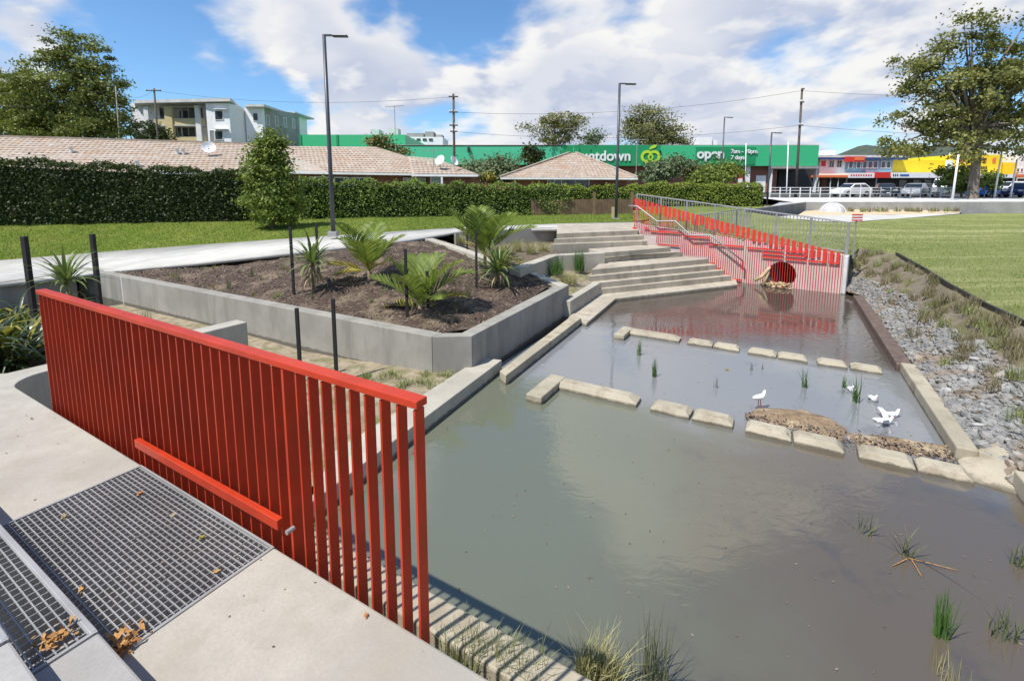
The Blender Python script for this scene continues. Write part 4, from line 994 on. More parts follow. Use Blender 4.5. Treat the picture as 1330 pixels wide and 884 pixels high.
# timber fence below the ivy
tf = thing('timber_fence', 'brown paling fence overgrown by ivy behind the stair top', 'fence', P(765, 279, 1.72))
a, b = P(690, 280, 1.70), P(822, 278, 1.70); nb_ = 34
for i in range(nb_):
    p0 = a.lerp(b, i / nb_); p1 = a.lerp(b, (i + .93) / nb_); zt = 1.7 + .98 + random.uniform(-.02, .02); d = (b - a).normalized(); nn = Vector((d.y, -d.x, 0)) * .02
    MB().prism([p0, p1, p1 - nn, p0 - nn], 1.62, zt).build('paling', 'fence_wood', tf)
for px in (697, 771, 820):
    p = P(px, 279.3, 1.7) ; MB().prism([p + Vector((x, y, 0)) for x, y in ((-.07, -.17), (.07, -.17), (.07, -.03), (-.07, -.03))], 1.6, topz(p, 249)).build('post', 'fence_wood', tf)
def tree(label, p, h, blobs, nclump, nleaf, lsize, mat, trunk=.25, cat='tree', name='tree', fork=.35, csize=.9, group=None, limbs=12, bark='bark', aspect=.55):
    """blobs: (dx, dy, z, rx, ry, rz) relative to base"""
    t = thing(name, label, cat, p, 0, group); Bl = np.array(blobs, float); vol = Bl[:, 3] * Bl[:, 4] * Bl[:, 5]; pr = vol ** .8 / (vol ** .8).sum()
    idx = RS.choice(len(Bl), nclump, p=pr); d = unit(RS.normal(size=(nclump, 3))); r = RS.rand(nclump) ** .4
    cc = Bl[idx, :3] + d * r[:, None] * Bl[idx, 3:6]
    n = nleaf; ci = RS.randint(0, nclump, n); wgt = .55 + .9 * RS.rand(nclump)
    C = cc[ci] + RS.normal(size=(n, 3)) * np.array([1, 1, .55]) * (csize * .42 * wgt[ci])[:, None]
    rnd = np.clip(RS.rand(nclump)[ci] * .55 + RS.rand(n) * .45, 0, 1)
    ctr = Bl[:, :3].mean(0); out = unit(C - ctr) + np.array([0, 0, .5])
    me = npmesh('crown', leaf_quads(C, lsize, aspect, out, .25, 1.0), 4, rnd); o = link('crown', me, mat, t); o['kind'] = 'stuff'
    m = MB(); fz = h * fork; top = Vector(ctr.tolist()) + Vector((0, 0, h * .15))
    m.tube([(0, 0, -.2), (0, 0, .15), (random.uniform(-.1, .1), 0, fz * .6), (0, 0, fz), tuple(Vector((0, 0, fz)).lerp(top, .5)), tuple(top)], [trunk * 1.4, trunk * 1.05, trunk * .85, trunk * .75, trunk * .45, trunk * .1], 9)
    ks = RS.permutation(nclump)[:limbs]
    for k in ks:
        e = Vector(cc[k].tolist()); s = Vector((0, 0, fz * random.uniform(.85, 1.1))).lerp(top, random.uniform(0, .5)); md = s.lerp(e, .5) + Vector((0, 0, random.uniform(-.1, .35)))
        m.tube([s, md, e], [trunk * .42, trunk * .25, trunk * .06], 6)
    tr = m.mesh('trunk', True); link('trunk', tr, bark, t)
    return t
def px_tree(label, px, pyb, Y, zb, ells, nclump, nleaf, lsize, mat, **k):
    """crown given as picture ellipses (cx, cy, rx, ry) at depth Y"""
    b = PY(px, pyb, Y); b.z = zb; s = Y / FPX; bl = []
    for e in ells:
        c = PY(e[0], e[1], Y); dy = e[4] if len(e) > 4 else 0
        bl.append((c.x - b.x, dy, c.z - zb, e[2] * s, max(e[2], e[3]) * s * .8, e[3] * s))
    h = max(x[2] + x[5] for x in bl); return tree(label, b, h, bl, nclump, nleaf, lsize, mat, **k)
px_tree('large spreading tree with airy crown at the right edge', 1262, 262, 43, 2.2, [(1275, 45, 45, 30), (1215, 75, 45, 26), (1260, 105, 70, 40), (1185, 105, 35, 16), (1310, 95, 45, 45), (1205, 150, 45, 24), (1270, 160, 60, 30), (1180, 190, 36, 14), (1235, 195, 50, 18), (1310, 185, 40, 24), (1345, 140, 40, 50), (1275, 22, 20, 12), (1165, 135, 20, 8), (1160, 165, 14, 8)], 230, 26000, .29, 'plane_leaf', trunk=.42, fork=.28, csize=1.05, limbs=60)
px_tree('big dense green tree behind the long roof at the far left', 95, 200, 62, 2, [(95, 70, 45, 26), (95, 110, 62, 35), (60, 140, 50, 34), (130, 145, 38, 30), (95, 165, 70, 25), (150, 110, 12, 10)], 330, 42000, .34, 'tree_leaf', trunk=.5, csize=1.15)
px_tree('darker broad tree at the left edge behind the long roof', 20, 200, 66, 2, [(20, 120, 40, 30), (5, 150, 50, 35), (40, 160, 40, 25)], 150, 20000, .34, 'tree_leaf', trunk=.5, csize=1.3)
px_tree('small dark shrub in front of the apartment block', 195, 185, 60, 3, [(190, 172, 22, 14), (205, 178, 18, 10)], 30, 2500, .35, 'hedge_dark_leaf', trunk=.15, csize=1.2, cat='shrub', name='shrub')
px_tree('conical bushy shrub at the gap between the two hedges', 354, 286, 21.9, 1.72, [(349, 180, 10, 14), (350, 198, 20, 20), (351, 220, 28, 22), (355, 244, 32, 20), (360, 264, 30, 16), (340, 264, 20, 16), (354, 278, 32, 8), (354, 284, 28, 5)], 170, 24000, .15, 'lime_leaf', trunk=.09, csize=.5, cat='shrub', name='shrub', fork=.1)
px_tree('tree with open branching crown behind the hip-roofed house', 725, 215, 75, 2.5, [(728, 160, 30, 14), (705, 170, 18, 8), (745, 172, 18, 10), (684, 168, 9, 7), (720, 183, 28, 5)], 50, 4200, .36, 'olive_leaf', trunk=.35, csize=1.5, limbs=30, fork=.5)
px_tree('dense rounded tree behind the green sign', 845, 215, 78, 2.5, [(845, 150, 30, 14), (835, 168, 32, 18), (860, 172, 28, 16), (850, 182, 38, 8), (885, 185, 12, 5)], 90, 10000, .38, 'olive_leaf', trunk=.45, csize=1.8)
px_tree('small grey-green tree between the two background trees', 770, 215, 80, 2.5, [(772, 178, 10, 9), (765, 185, 14, 6)], 16, 900, .4, 'grey_leaf', trunk=.2, csize=1.2)
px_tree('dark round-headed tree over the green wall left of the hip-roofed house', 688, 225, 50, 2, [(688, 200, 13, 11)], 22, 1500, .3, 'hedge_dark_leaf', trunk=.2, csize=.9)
px_tree('silvery shrub left of the hip-roofed house', 640, 240, 42, 1.8, [(625, 218, 28, 12), (655, 215, 22, 12), (640, 226, 40, 10)], 60, 4200, .26, 'grey_leaf', trunk=.12, csize=1.0, cat='shrub', name='shrub')
px_tree('small rust-coloured shrub beside the hip-roofed house', 634, 240, 40, 1.8, [(634, 229, 7, 8)], 10, 500, .22, 'yellow_frond', trunk=.06, csize=.6, cat='shrub', name='shrub')
px_tree('broad grey-green shrub under the apple sign', 865, 245, 48, 2, [(860, 218, 28, 14), (880, 215, 20, 12), (850, 230, 24, 10)], 60, 4200, .28, 'grey_leaf', trunk=.14, csize=1.0, cat='shrub', name='shrub')
px_tree('pale leafy shrub under the opening-hours sign', 930, 245, 48, 2, [(925, 228, 28, 14), (945, 221, 20, 13), (910, 234, 16, 9)], 60, 4500, .28, 'lime_leaf', trunk=.14, csize=1.0, cat='shrub', name='shrub')
px_tree('dark bronze shrub between the two leafy shrubs', 898, 245, 50, 2, [(897, 222, 13, 12)], 20, 1200, .28, 'tuft_brown', trunk=.1, csize=.8, cat='shrub', name='shrub')
px_tree('small light green tree in front of the left green wall', 500, 230, 48, 2, [(492, 185, 14, 9), (512, 190, 10, 8), (520, 198, 6, 5)], 25, 1300, .3, 'olive_leaf', trunk=.12, csize=.9)
px_tree('bright green shrub left of the big tree trunk', 1248, 262, 46, 2.4, [(1240, 228, 16, 10), (1252, 236, 14, 14), (1230, 226, 10, 7)], 35, 2600, .28, 'lime_leaf', trunk=.1, csize=.9, cat='shrub', name='shrub')
px_tree('round dark shrub right of the big tree trunk', 1289, 262, 50, 2.5, [(1287, 230, 10, 10), (1287, 238, 8, 8)], 22, 1500, .26, 'hedge_leaf', trunk=.08, csize=.7, cat='shrub', name='shrub')

# ================================================================ HOUSES
def roof_plane(name, e0, e1, r1, r0, parent, rows=14, colsz=.3):
    """stepped tile courses from eave e0-e1 up to ridge r0-r1, individual tile faces"""
    e0, e1, r0, r1 = map(Vector, (e0, e1, r0, r1)); n = (e1 - e0).cross(r0 - e0).normalized()
    if n.z < 0: n = -n
    Q = []; 
    for i in range(rows):
        t0, t1 = i / rows, (i + 1) / rows
        a0, a1 = e0.lerp(r0, t0), e1.lerp(r1, t0); b0, b1 = e0.lerp(r0, t1), e1.lerp(r1, t1); k = max(1, int((a1 - a0).length / colsz))
        for j in range(k):
            u0, u1 = j / k, (j + 1) / k; um = (u0 + u1) / 2
            pa, pm, pb = a0.lerp(a1, u0), a0.lerp(a1, um), a0.lerp(a1, u1); qa, qm, qb = b0.lerp(b1, u0), b0.lerp(b1, um), b0.lerp(b1, u1)
            lift = n * .022; hump = n * .018
            Q.append([pa + lift, pm + lift + hump, qm + hump, qa]); Q.append([pm + lift + hump, pb + lift, qb, qm + hump])
    me = npmesh(name, np.array([[list(v) for v in q] for q in Q]), 4, np.repeat(RS.rand(len(Q) // 2 + 1), 2)[:len(Q)])
    o = link(name, me, 'roof_tile', parent); o.location = -parent.location; o['kind'] = 'stuff'; return o
def window(parent, c, w, h, d, n, frame='white_paint', glass='window_glass', div=0):
    """window centred at c, width dir d, outward n"""
    d = Vector(d).normalized(); n = Vector(n).normalized(); f = MB(); z = Vector((0, 0, 1)); t = .07
    for s in (-1, 1): f.beam(c + d * (s * w / 2) - z * h / 2 + n * .03, c + d * (s * w / 2) + z * h / 2 + n * .03, t, t, up=n)
    for s in (-1, 1): f.beam(c - d * (w / 2 + t / 2) + z * (s * (h / 2 + t / 2 )) + n * .033, c + d * (w / 2 + t / 2) + z * (s * (h / 2 + t / 2)) + n * .033, t, t)
    for k in range(div): x = -w / 2 + w * (k + 1) / (div + 1); f.beam(c + d * x - z * h / 2 + n * .03, c + d * x + z * h / 2 + n * .03, t * .7, t * .7, up=n)
    fo = f.build('window', frame, parent)
    g_ = MB(); q = [c + d * (-w / 2) - z * h / 2, c + d * (w / 2) - z * h / 2, c + d * (w / 2) + z * h / 2, c + d * (-w / 2) + z * h / 2]
    g_.add([v + n * .015 for v in q], [(0, 1, 2, 3)]); g_.build('pane', glass, fo)
# long house A (left)
hA = thing('long_house', 'long low house with weathered tile roof behind the left hedge', 'house', PY(150, 250, 30))
eA0, eA1 = PY(-420, 228, 22), PY(352, 222.5, 31.5); rA0, rA1 = PY(-420, 166, 27), PY(352, 188, 37)
roof_plane('roof', eA0, eA1, rA1, rA0, hA, 15)
d = (eA1 - eA0); d.z = 0; d.normalize(); nA = Vector((d.y, -d.x, 0)); back = Vector((-nA.x, -nA.y, 0))
MB().beam(eA0 + nA * .06 - Vector((0, 0, .08)), eA1 + nA * .06 - Vector((0, 0, .08)), .12, .13).build('gutter', 'white_paint', hA)
bk0, bk1 = rA0 + back * 5.5, rA1 + back * 5.5; bk0.z = eA0.z; bk1.z = eA1.z
roof_plane('roof', bk1, bk0, rA0, rA1, hA, 15, .6)
w0, w1 = eA0 + back * .5, eA1 + back * .5
MB().prism([w0, w1, bk1 - back * .5, bk0 - back * .5], 1.5, [eA0.z - .08, eA1.z - .08, eA1.z - .08, eA0.z - .08]).build('wall', 'brick', hA)
MB().add([eA1 + back * .5, bk1 - back * .5, rA1], [(0, 1, 2)]).build('gable', 'brick', hA)
MB().beam(rA0 + Vector((0, 0, .04)), rA1 + Vector((0, 0, .04)), .28, .14).build('ridge_cap', 'roof_tile', hA)
for px, py in ((28, 188), (124, 200), (200, 192), (385 * 0 + 190, 190)):
    u = (px - 0) / 352; c = eA0.lerp(eA1, .55 + .45 * u).lerp(rA0.lerp(rA1, .55 + .45 * u), .55 if px != 124 else .15)
    MB().tube([c, c + Vector((0, 0, .35))], .1, 8).build('vent_pipe', 'white_paint', hA); MB().tube([c + Vector((0, 0, .35)), c + Vector((0, 0, .42))], [.2, .08], 8).build('vent_cowl', 'grey_concrete', hA)
def dish(label, p, r, rz):
    t = thing('satellite_dish', label, 'satellite dish', p)
    MB().tube([p, p + Vector((0, 0, .55))], .025, 6).build('mast', 'galvanised', t)
    n = 16; c = p + Vector((0, 0, .6)); ax = Vector((math.cos(rz), math.sin(rz), .45)).normalized(); x = ax.cross(Vector((0, 0, 1))).normalized(); y = x.cross(ax)
    v = [c - ax * .08]; f = []
    for k, (rr, dd) in enumerate(((r * .5, -.05), (r, .04))): v += [c + ax * dd + x * (rr * math.cos(6.2832 * i / n)) + y * (rr * math.sin(6.2832 * i / n)) for i in range(n)]
    f = [(0, 1 + i, 1 + (i + 1) % n) for i in range(n)] + [(1 + i, 1 + n + i, 1 + n + (i + 1) % n, 1 + (i + 1) % n) for i in range(n)]
    o = MB().add(v, f).build('dish', 'white_paint', t); mo = o.modifiers.new('thick', 'SOLIDIFY'); mo.thickness = .02
    MB().tube([c - ax * .02, c + ax * .4], .012, 5).build('feed_arm', 'galvanised', t)
dish('grey satellite dish on the long roof below the apartment block', eA0.lerp(eA1, .86).lerp(rA0.lerp(rA1, .86), .5), .45, R(-60))
# house B (middle)
hB_ = thing('brick_house', 'brick house with hipped tile roof and white gutter behind the ivy hedge', 'house', PY(500, 250, 33))
Yb = 32
e0, e1 = PY(360, 222.5, Yb), PY(600, 226, Yb + 1); r0_, r1_ = PY(360, 190, Yb + 5), PY(487, 191, Yb + 5.4)
roof_plane('roof', e0, e1, r1_, r0_, hB_, 13)
e2 = Vector((e1.x + .3, e1.y + 10.5, e1.z)); e3 = Vector((e0.x, e0.y + 10, e0.z))
roof_plane('roof', e1, e2, r1_ + Vector((.01, 0, 0)), r1_, hB_, 13)
roof_plane('roof', e2, e3, r0_, r1_, hB_, 13, .6)
MB().beam(e0 + Vector((0, -.06, -.08)), e1 + Vector((0, -.06, -.08)), .12, .14).build('gutter', 'white_paint', hB_)
MB().prism([e0 + Vector((.4, .5, 0)), e1 + Vector((-.45, .5, 0)), e2 + Vector((-.45, -.5, 0)), e3 + Vector((.4, -.5, 0))], 1.5, [e0.z - .06, e1.z - .06, e1.z - .06, e0.z - .06]).build('wall', 'brick', hB_)
for px, w_ in ((412, 1.5), (442, 1.3), (462, 1.5), (535, 1.5)):
    c = e0.lerp(e1, (px - 360) / 240) + Vector((0, .49, -.85)); window(hB_, c, w_, .95, (e1 - e0), (0, -1, 0), 'white_paint', 'curtain_glass' if px > 500 else 'window_glass', 1)
# small gabled wing
hC = thing('brick_house', 'lower brick wing with tile roof and satellite dishes beside the utility pole', 'house', PY(575, 250, 30))
e0, e1 = PY(553, 226, 30.5), PY(620, 226.5, 30.5); r0_, r1_ = PY(530, 203, 35), PY(566, 206, 35)
roof_plane('roof', e0 - Vector((.9, 0, 0)), e1, r1_, r0_, hC, 10)
roof_plane('roof', e1, e1 + Vector((0, 9, 0)), r1_ + Vector((.01, 0, 0)), r1_, hC, 10)
MB().beam(e0 - Vector((.9, .06, .08)), e1 + Vector((.05, -.06, -.08)), .12, .14).build('gutter', 'white_paint', hC)
MB().prism([e0 + Vector((.1, .4, 0)), e1 + Vector((-.4, .4, 0)), e1 + Vector((-.4, 8, 0)), e0 + Vector((.1, 8, 0))], 1.5, e0.z - .07).build('wall', 'brick', hC)
window(hC, PY(567, 236, 30.88), .7, .9, (1, 0, 0), (0, -1, 0), 'white_paint', 'curtain_glass')
MB().beam(PY(574, 230, 30.4), PY(574, 246, 30.4), .12, .12).build('downpipe', 'white_paint', hC)
dish('white satellite dish tilted up at the right end of the brick wing roof', PY(572, 220, 31.5), .36, R(-120)); dish('white satellite dish on the roof edge under the utility pole', PY(590, 221, 31.3), .34, R(-30))
# house D hip roof
hD = thing('hip_roof_house', 'small brick house with pyramid tile roof left of the second lamp', 'house', PY(740, 250, 38))
Yd = 36; e0, e1 = PY(650, 230.5, Yd), PY(828, 231, Yd); ap0, ap1 = PY(740, 199, Yd + 5), PY(748, 199, Yd + 5); e2, e3 = e1 + Vector((0, 10, 0)), e0 + Vector((0, 10, 0))
roof_plane('roof', e0, e1, ap1, ap0, hD, 13); roof_plane('roof', e1, e2, ap1 + Vector((0, .02, 0)), ap1, hD, 13); roof_plane('roof', e3, e0, ap0, ap0 + Vector((0, .02, 0)), hD, 13); roof_plane('roof', e2, e3, ap0, ap1, hD, 13, .5)
for a_, b_2 in ((e0, ap0), (e1, ap1)): MB().beam(a_ + Vector((0, 0, .08)), b_2 + Vector((0, 0, .08)), .22, .1).build('hip_cap', 'roof_tile', hD)
MB().beam(e0 + Vector((0, -.06, -.07)), e1 + Vector((0, -.06, -.07)), .12, .14).build('gutter', 'white_paint', hD)
MB().prism([e0 + Vector((.9, .6, 0)), e1 + Vector((-.7, .6, 0)), e2 + Vector((-.7, -.6, 0)), e3 + Vector((.9, -.6, 0))], 1.5, e0.z - .06).build('wall', 'brick', hD)
window(hD, PY(738, 240.5, Yd + .59), 3.2, .95, (1, 0, 0), (0, -1, 0), 'white_paint', 'window_glass', 2)
MB().beam(e0 + Vector((1.1, .2, -.1)), e0 + Vector((1.1, .2, -3)), .1, .1).build('downpipe', 'white_paint', hD)
# apartment block
ap = thing('apartment_block', 'three storey white apartment block with cream balconies', 'building', PY(250, 200, 75))
Ya = 75; sc7 = Ya / FPX
def aq(x, y, Y=Ya): return PY(x, y, Y)
def abox(name, mat, x0, x1, y0, y1, Y0, depth, parent=ap, bev=0):
    a, b = aq(x0, y1, Y0), aq(x1, y0, Y0); return MB().box(a.x, b.x, Y0, Y0 + depth, a.z, b.z).build(name, mat, parent, bev)
abox('wall', 'render_white', 176, 272, 134, 200, Ya + 2.2, 10); abox('wall', 'render_white', 272, 297, 134, 200, Ya - 1, 13)
a, b = aq(297, 200, Ya - 1), aq(315, 134, Ya + 12)
MB().prism([(a.x + .02, Ya - 1), (b.x + 1.2, Ya + 12), (b.x - 2, Ya + 12), (a.x - 2, Ya - .5)], a.z, topz(Vector((a.x, Ya, 0)), 136)).build('wall', 'render_white', ap)
MB().prism([aq(174, 130, Ya - .2), aq(299, 130, Ya - 2), aq(322, 130, Ya + 12.5), aq(176, 130, Ya + 13)], aq(250, 134.5, Ya).z, aq(250, 130.5, Ya).z).build('roof', 'pale_concrete', ap)
for y0, y1 in ((154, 162), (178, 186)):
    abox('balcony', 'cream_paint', 222, 266, y0, y1, Ya + .3, .25); abox('balcony_slab', 'pale_concrete', 200, 268, y1, y1 + 1.6, Ya + .2, 2.2)
    abox('balcony', 'cream_paint', 200, 215, y0 + 1, y1, Ya + .32, .25)
abox('column', 'cream_paint', 216.5, 222, 139, 186, Ya + .1, .6); abox('column', 'white_paint', 256, 258.5, 137, 186, Ya + .05, .3); abox('column', 'white_paint', 190, 191.5, 139, 186, Ya + .05, .3)
for y in (147, 171):
    for x, w_ in ((212, 1.1), (231, 1.5), (245, 2.2), (259, 1.2)): window(ap, aq(x, y, Ya + 2.18), w_, 1.6, (1, 0, 0), (0, -1, 0), 'white_paint', 'window_glass', 1 if w_ > 1.4 else 0)
for y in (150, 176): window(ap, aq(284.5, y, Ya - 1.02), 1.2, 1.25, (1, 0, 0), (0, -1, 0), 'white_paint', 'window_glass'); abox('window_hood', 'white_paint', 277, 294, y - 9, y - 8, Ya - 1.5, .5)
window(ap, aq(276, 178, Ya - 1.02), .7, 1.9, (1, 0, 0), (0, -1, 0), 'white_paint', 'curtain_glass')
ap2 = thing('apartment_block', 'narrow white apartment wing with flat eaves behind the conical shrub', 'building', PY(350, 200, 80))
abox('wall', 'render_white', 322, 340, 140, 200, 78, 8, ap2); 
a = aq(340, 200, 78); MB().prism([(a.x + .02, 78), (a.x + 3.6, 84), (a.x + 2, 88), (a.x - 1, 86)], a.z, aq(340, 140, 78).z).build('wall', 'grey_concrete', ap2)
MB().prism([aq(319, 140, 77), aq(343, 140, 77), aq(377, 140, 86), aq(322, 140, 88)], aq(340, 140, 78).z, aq(340, 137, 78).z).build('roof', 'pale_concrete', ap2)
abox('wall', 'render_white', 366, 379, 147, 200, 85, 6, ap2); abox('roof', 'pale_concrete', 364, 383, 145, 147, 84, 8, ap2)
window(ap2, aq(332, 152, 77.98), .8, 1.1, (1, 0, 0), (0, -1, 0), 'white_paint', 'window_glass')
for k in range(4): c = Vector((a.x + .7 + k * .8, 79.2 + k * 1.33, aq(340, 155, 78).z)); window(ap2, c, .5, 1.5, (3.6, 6, 0), (6, -3.6, 0), 'white_paint', 'curtain_glass')
# ================================================================ SUPERMARKET
sm = thing('supermarket', 'long supermarket with green fascia, apple sign and brick base', 'supermarket', PY(800, 240, 75))
def fz(name, mat, x0, x1, y0, y1, Y0, depth, parent=None, bev=0): return abox(name, mat, x0, x1, y0, y1, Y0, depth, parent or sm, bev)
Ys = 74
fz('upper_fascia', 'green_cladding', 389, 526, 175, 192, Ys + 3, 18); 
fz('fascia_panel', 'green_light', 480, 731, 190.5, 214, Ys, 20); fz('sign_panel', 'green_sign', 730.3, 857, 188.5, 215.5, Ys - .5, 20); fz('fascia_panel', 'green_cladding', 857.4, 1064, 189, 215.5, Ys, 20)
fz('sign_panel', 'green_sign', 903, 982, 191, 213.5, Ys - .08, .05)
fz('wall', 'brick', 480, 1010, 215.7, 250, Ys + 1, 18); fz('wall', 'white_paint', 968.5, 975, 216, 246, Ys + .5, 1); fz('door', 'white_paint', 981, 995, 228, 250, Ys + .9, .2)
fz('canopy', 'grey_concrete', 1003, 1064, 215.8, 219, Ys - .3, 16); fz('column', 'white_paint', 1001, 1004, 219, 250, Ys + .3, .6)
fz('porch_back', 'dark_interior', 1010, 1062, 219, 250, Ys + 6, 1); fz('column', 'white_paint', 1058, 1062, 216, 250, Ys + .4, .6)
for x in (389, 437, 484): fz('fascia_rib', 'green_sign', x, x + 2, 175, 192, Ys + 2.9, .1)
for x in (607,): fz('floodlight', 'black_metal', x, x + 3, 191, 197, Ys - .4, .4)
fz('parapet_trim', 'grey_concrete', 480, 1064, 188.2, 188.9, Ys + .3, 19)
for x0, x1, y0, y1 in ((481, 492, 168, 176), (505, 517, 167, 176)): fz('roof_unit', 'pale_concrete', x0, x1, y0, y1, Ys + 8, 2)
fz('roof_unit', 'white_paint', 908, 925, 178, 189, Ys + 8, 3); fz('roof_unit', 'white_paint', 925, 932, 182, 189, Ys + 8.3, 2)
def text(s, size, loc, mat, parent, depth=.05, bold=0.0, align='LEFT'):
    cu = bpy.data.curves.new('lettering', 'FONT'); cu.body = s; cu.size = size; cu.extrude = depth; cu.offset = bold; cu.align_x = align
    tmp = bpy.data.objects.new('lettering', cu); COL.objects.link(tmp); dg = bpy.context.evaluated_depsgraph_get(); me = bpy.data.meshes.new_from_object(tmp.evaluated_get(dg)); bpy.data.objects.remove(tmp)
    me.name = 'lettering'; me.transform(Matrix.Translation(Vector(loc) - Vector(parent.location)) @ Matrix.Rotation(R(90), 4, 'X')); me.materials.clear()
    return link('lettering', me, mat, parent)
text('countdown', 2.12, aq(737, 208.5, Ys - .58), 'white_paint', sm, bold=.05)
text('open', 2.1, aq(905, 205.5, Ys - .16), 'white_paint', sm, bold=.06)
text('7am - 10pm', .85, aq(949, 199, Ys - .16), 'white_paint', sm, bold=.02); text('7 days', .85, aq(949, 207, Ys - .16), 'white_paint', sm, bold=.02)
# apple emblem
def disc_shape(pts, mat, y, parent, name='emblem'):
    m = MB(); n = len(pts); m.add([(p[0], y, p[1]) for p in pts] + [(p[0], y + .08, p[1]) for p in pts], [tuple(range(n)), tuple(range(2 * n - 1, n - 1, -1))] + [(i, n + i, n + (i + 1) % n, (i + 1) % n) for i in range(n)]); return m.build(name, mat, parent)
c = aq(845, 203, Ys - .6); u = Ys / FPX
def ring_arc(cx, cz, r0, r1, a0, a1, n=20):
    o_ = [(cx + r1 * math.cos(t), cz + r1 * math.sin(t)) for t in np.linspace(R(a0), R(a1), n)]; i_ = [(cx + r0 * math.cos(t), cz + r0 * math.sin(t)) for t in np.linspace(R(a1), R(a0), n)]; return o_ + i_
cx, cz = c.x, c.z
disc_shape(ring_arc(cx + 4.5 * u, cz - .5 * u, 4.6 * u, 8.0 * u, -150, 150), 'logo_lime', Ys - .60, sm); disc_shape(ring_arc(cx - 4.5 * u, cz - .5 * u, 4.6 * u, 8.0 * u, 35, 330), 'logo_lime', Ys - .63, sm)
disc_shape(ring_arc(cx, cz - .8 * u, 1.6 * u, 3.6 * u, -60, 240), 'logo_lime', Ys - .66, sm)
disc_shape([(cx + x * u, cz + y * u) for x, y in ((-2, 8), (0, 12), (4, 14.5), (8, 14), (6, 11), (2, 9.5))], 'logo_lime', Ys - .60, sm)
# rooftop plant building behind
rp = thing('plant_building', 'white flat building with rooftop ducts behind the green wall', 'building', PY(550, 190, 95)); fz('block', 'white_paint', 527, 575, 178, 196, 95, 8, rp)
for x0, x1, y0, y1 in ((528, 550, 173, 178), (552, 563, 171, 178), (566, 574, 175, 178)): fz('duct', 'grey_concrete', x0, x1, y0, y1, 95.5, 3, rp)
for x in (533, 541, 549, 557): fz('louvre', 'dark_interior', x, x + 5, 180, 183, 94.9, .05, rp)
rp2 = thing('white_shed', 'small white building at the left end of the green wall', 'building', PY(384, 190, 90)); fz('block', 'white_paint', 378, 390, 172, 196, 90, 5, rp2); fz('window', 'window_glass', 380, 384, 178, 184, 89.95, .04, rp2)

# ================================================================ RIGHT-HAND STREET
o, _ = sheet('street', [[Vector((x, y, 2.45)) for x in (14, 40, 120)] for y in (46.5, 58, 100)], 'asphalt'); structure(o)
fw0, fw1 = P(1046, 275, 1.5), P(1420, 277.5, 1.5)
gw = thing('field_wall', 'long low grey concrete wall behind the sports field', 'wall', fw0)
zt = topz(fw0, 262.5)
nseg = 9
for i in range(nseg):
    a_, b_2 = fw0.lerp(fw1, i / nseg), fw0.lerp(fw1, (i + .996) / nseg); nn = Vector((0, .35, 0)); MB().prism([a_, b_2, b_2 + nn, a_ + nn], 1.3, 2.28 + .12 * (i / nseg)).build('panel', 'grey_concrete', gw)
dw0 = P(968, 277, 1.7); m = MB(); a_, b_2 = Vector((dw0.x, dw0.y, 0)), Vector((fw0.x, fw0.y - .02, 0))
m.prism([a_, b_2, b_2 + Vector((0, .3, 0)), a_ + Vector((0, .3, 0))], 1.3, [topz(dw0, 272.5), zt, zt, topz(dw0, 272.5)]); tag(m.build('ramp_wall', 'wall_concrete'), 'dark sloping concrete wall rising behind the grey picket fence', 'wall')
o, _ = sheet('footpath', [[Vector((fw0.x - .6, fw0.y + .4, 2.22)), Vector((fw0.x, fw0.y + .36, 2.24)), Vector((fw1.x + 20, fw1.y + .36, 2.36))], [Vector((fw0.x + .4, fw0.y + 8, 2.46)), Vector((fw0.x, fw0.y + 8, 2.47)), Vector((fw1.x + 20, fw1.y + 8, 2.48))]], 'pale_concrete'); structure(o)
o, _ = sheet('sand_bed', [[P(1036, 279.5, 1.58), P(1110, 279, 1.58), P(1190, 278.5, 1.56), P(1246, 276.5, 1.53)], [P(1045, 274, 1.7), P(1110, 272, 1.75), P(1190, 273, 1.7), P(1248, 275.5, 1.56)], [P(1060, 273.4, 1.56), P(1110, 273.4, 1.6), P(1190, 274, 1.6), P(1250, 274.8, 1.56)]], 'sand', .03, sub=5); structure(o)
o, _ = sheet('footpath', [[P(1015, 282.5, 1.62), P(1062, 287, 1.6), P(1106, 288.3, 1.57), P(1160, 284, 1.54), P(1246, 277.6, 1.535)], [P(1034, 279.3, 1.62), P(1062, 279.3, 1.61), P(1106, 279.3, 1.6), P(1160, 279, 1.59), P(1247, 276.8, 1.54)]], 'path_concrete'); structure(o)
dm = thing('play_dome', 'pale translucent dome standing on the sand bed by the wall', 'dome', P(1081, 276, 1.62)); cD = P(1081, 276, 1.62); rd = 14 * cD.y / FPX
m = MB(); K1, K2 = 16, 5; v = [cD + Vector((rd * math.cos(6.2832 * i / K1) * math.cos(1.5708 * k / K2), rd * math.sin(6.2832 * i / K1) * math.cos(1.5708 * k / K2), rd * .85 * math.sin(1.5708 * k / K2))) for k in range(K2) for i in range(K1)] + [cD + Vector((0, 0, rd * .85))]
m.add(v, [(k * K1 + i, k * K1 + (i + 1) % K1, (k + 1) * K1 + (i + 1) % K1, (k + 1) * K1 + i) for k in range(K2 - 1) for i in range(K1)] + [((K2 - 1) * K1 + i, (K2 - 1) * K1 + (i + 1) % K1, K2 * K1) for i in range(K1)]); m.build('shell', 'dome_grey', dm, 0, True)
for i in range(0, K1, 2): MB().tube([v[k * K1 + i] + (v[k * K1 + i] - cD).normalized() * .03 for k in range(K2)] + [v[-1]], .03, 5).build('rib', 'white_paint', dm)
for i in range(14):
    tuft('small dry tuft along the foot of the grey field wall', P(1098 + i * 11 + random.uniform(-4, 4), 274.6, 1.68), 26, .45, .22, 'tuft_brown' if i % 2 else 'tuft_green', .6, .03, group='tufts along the field wall')
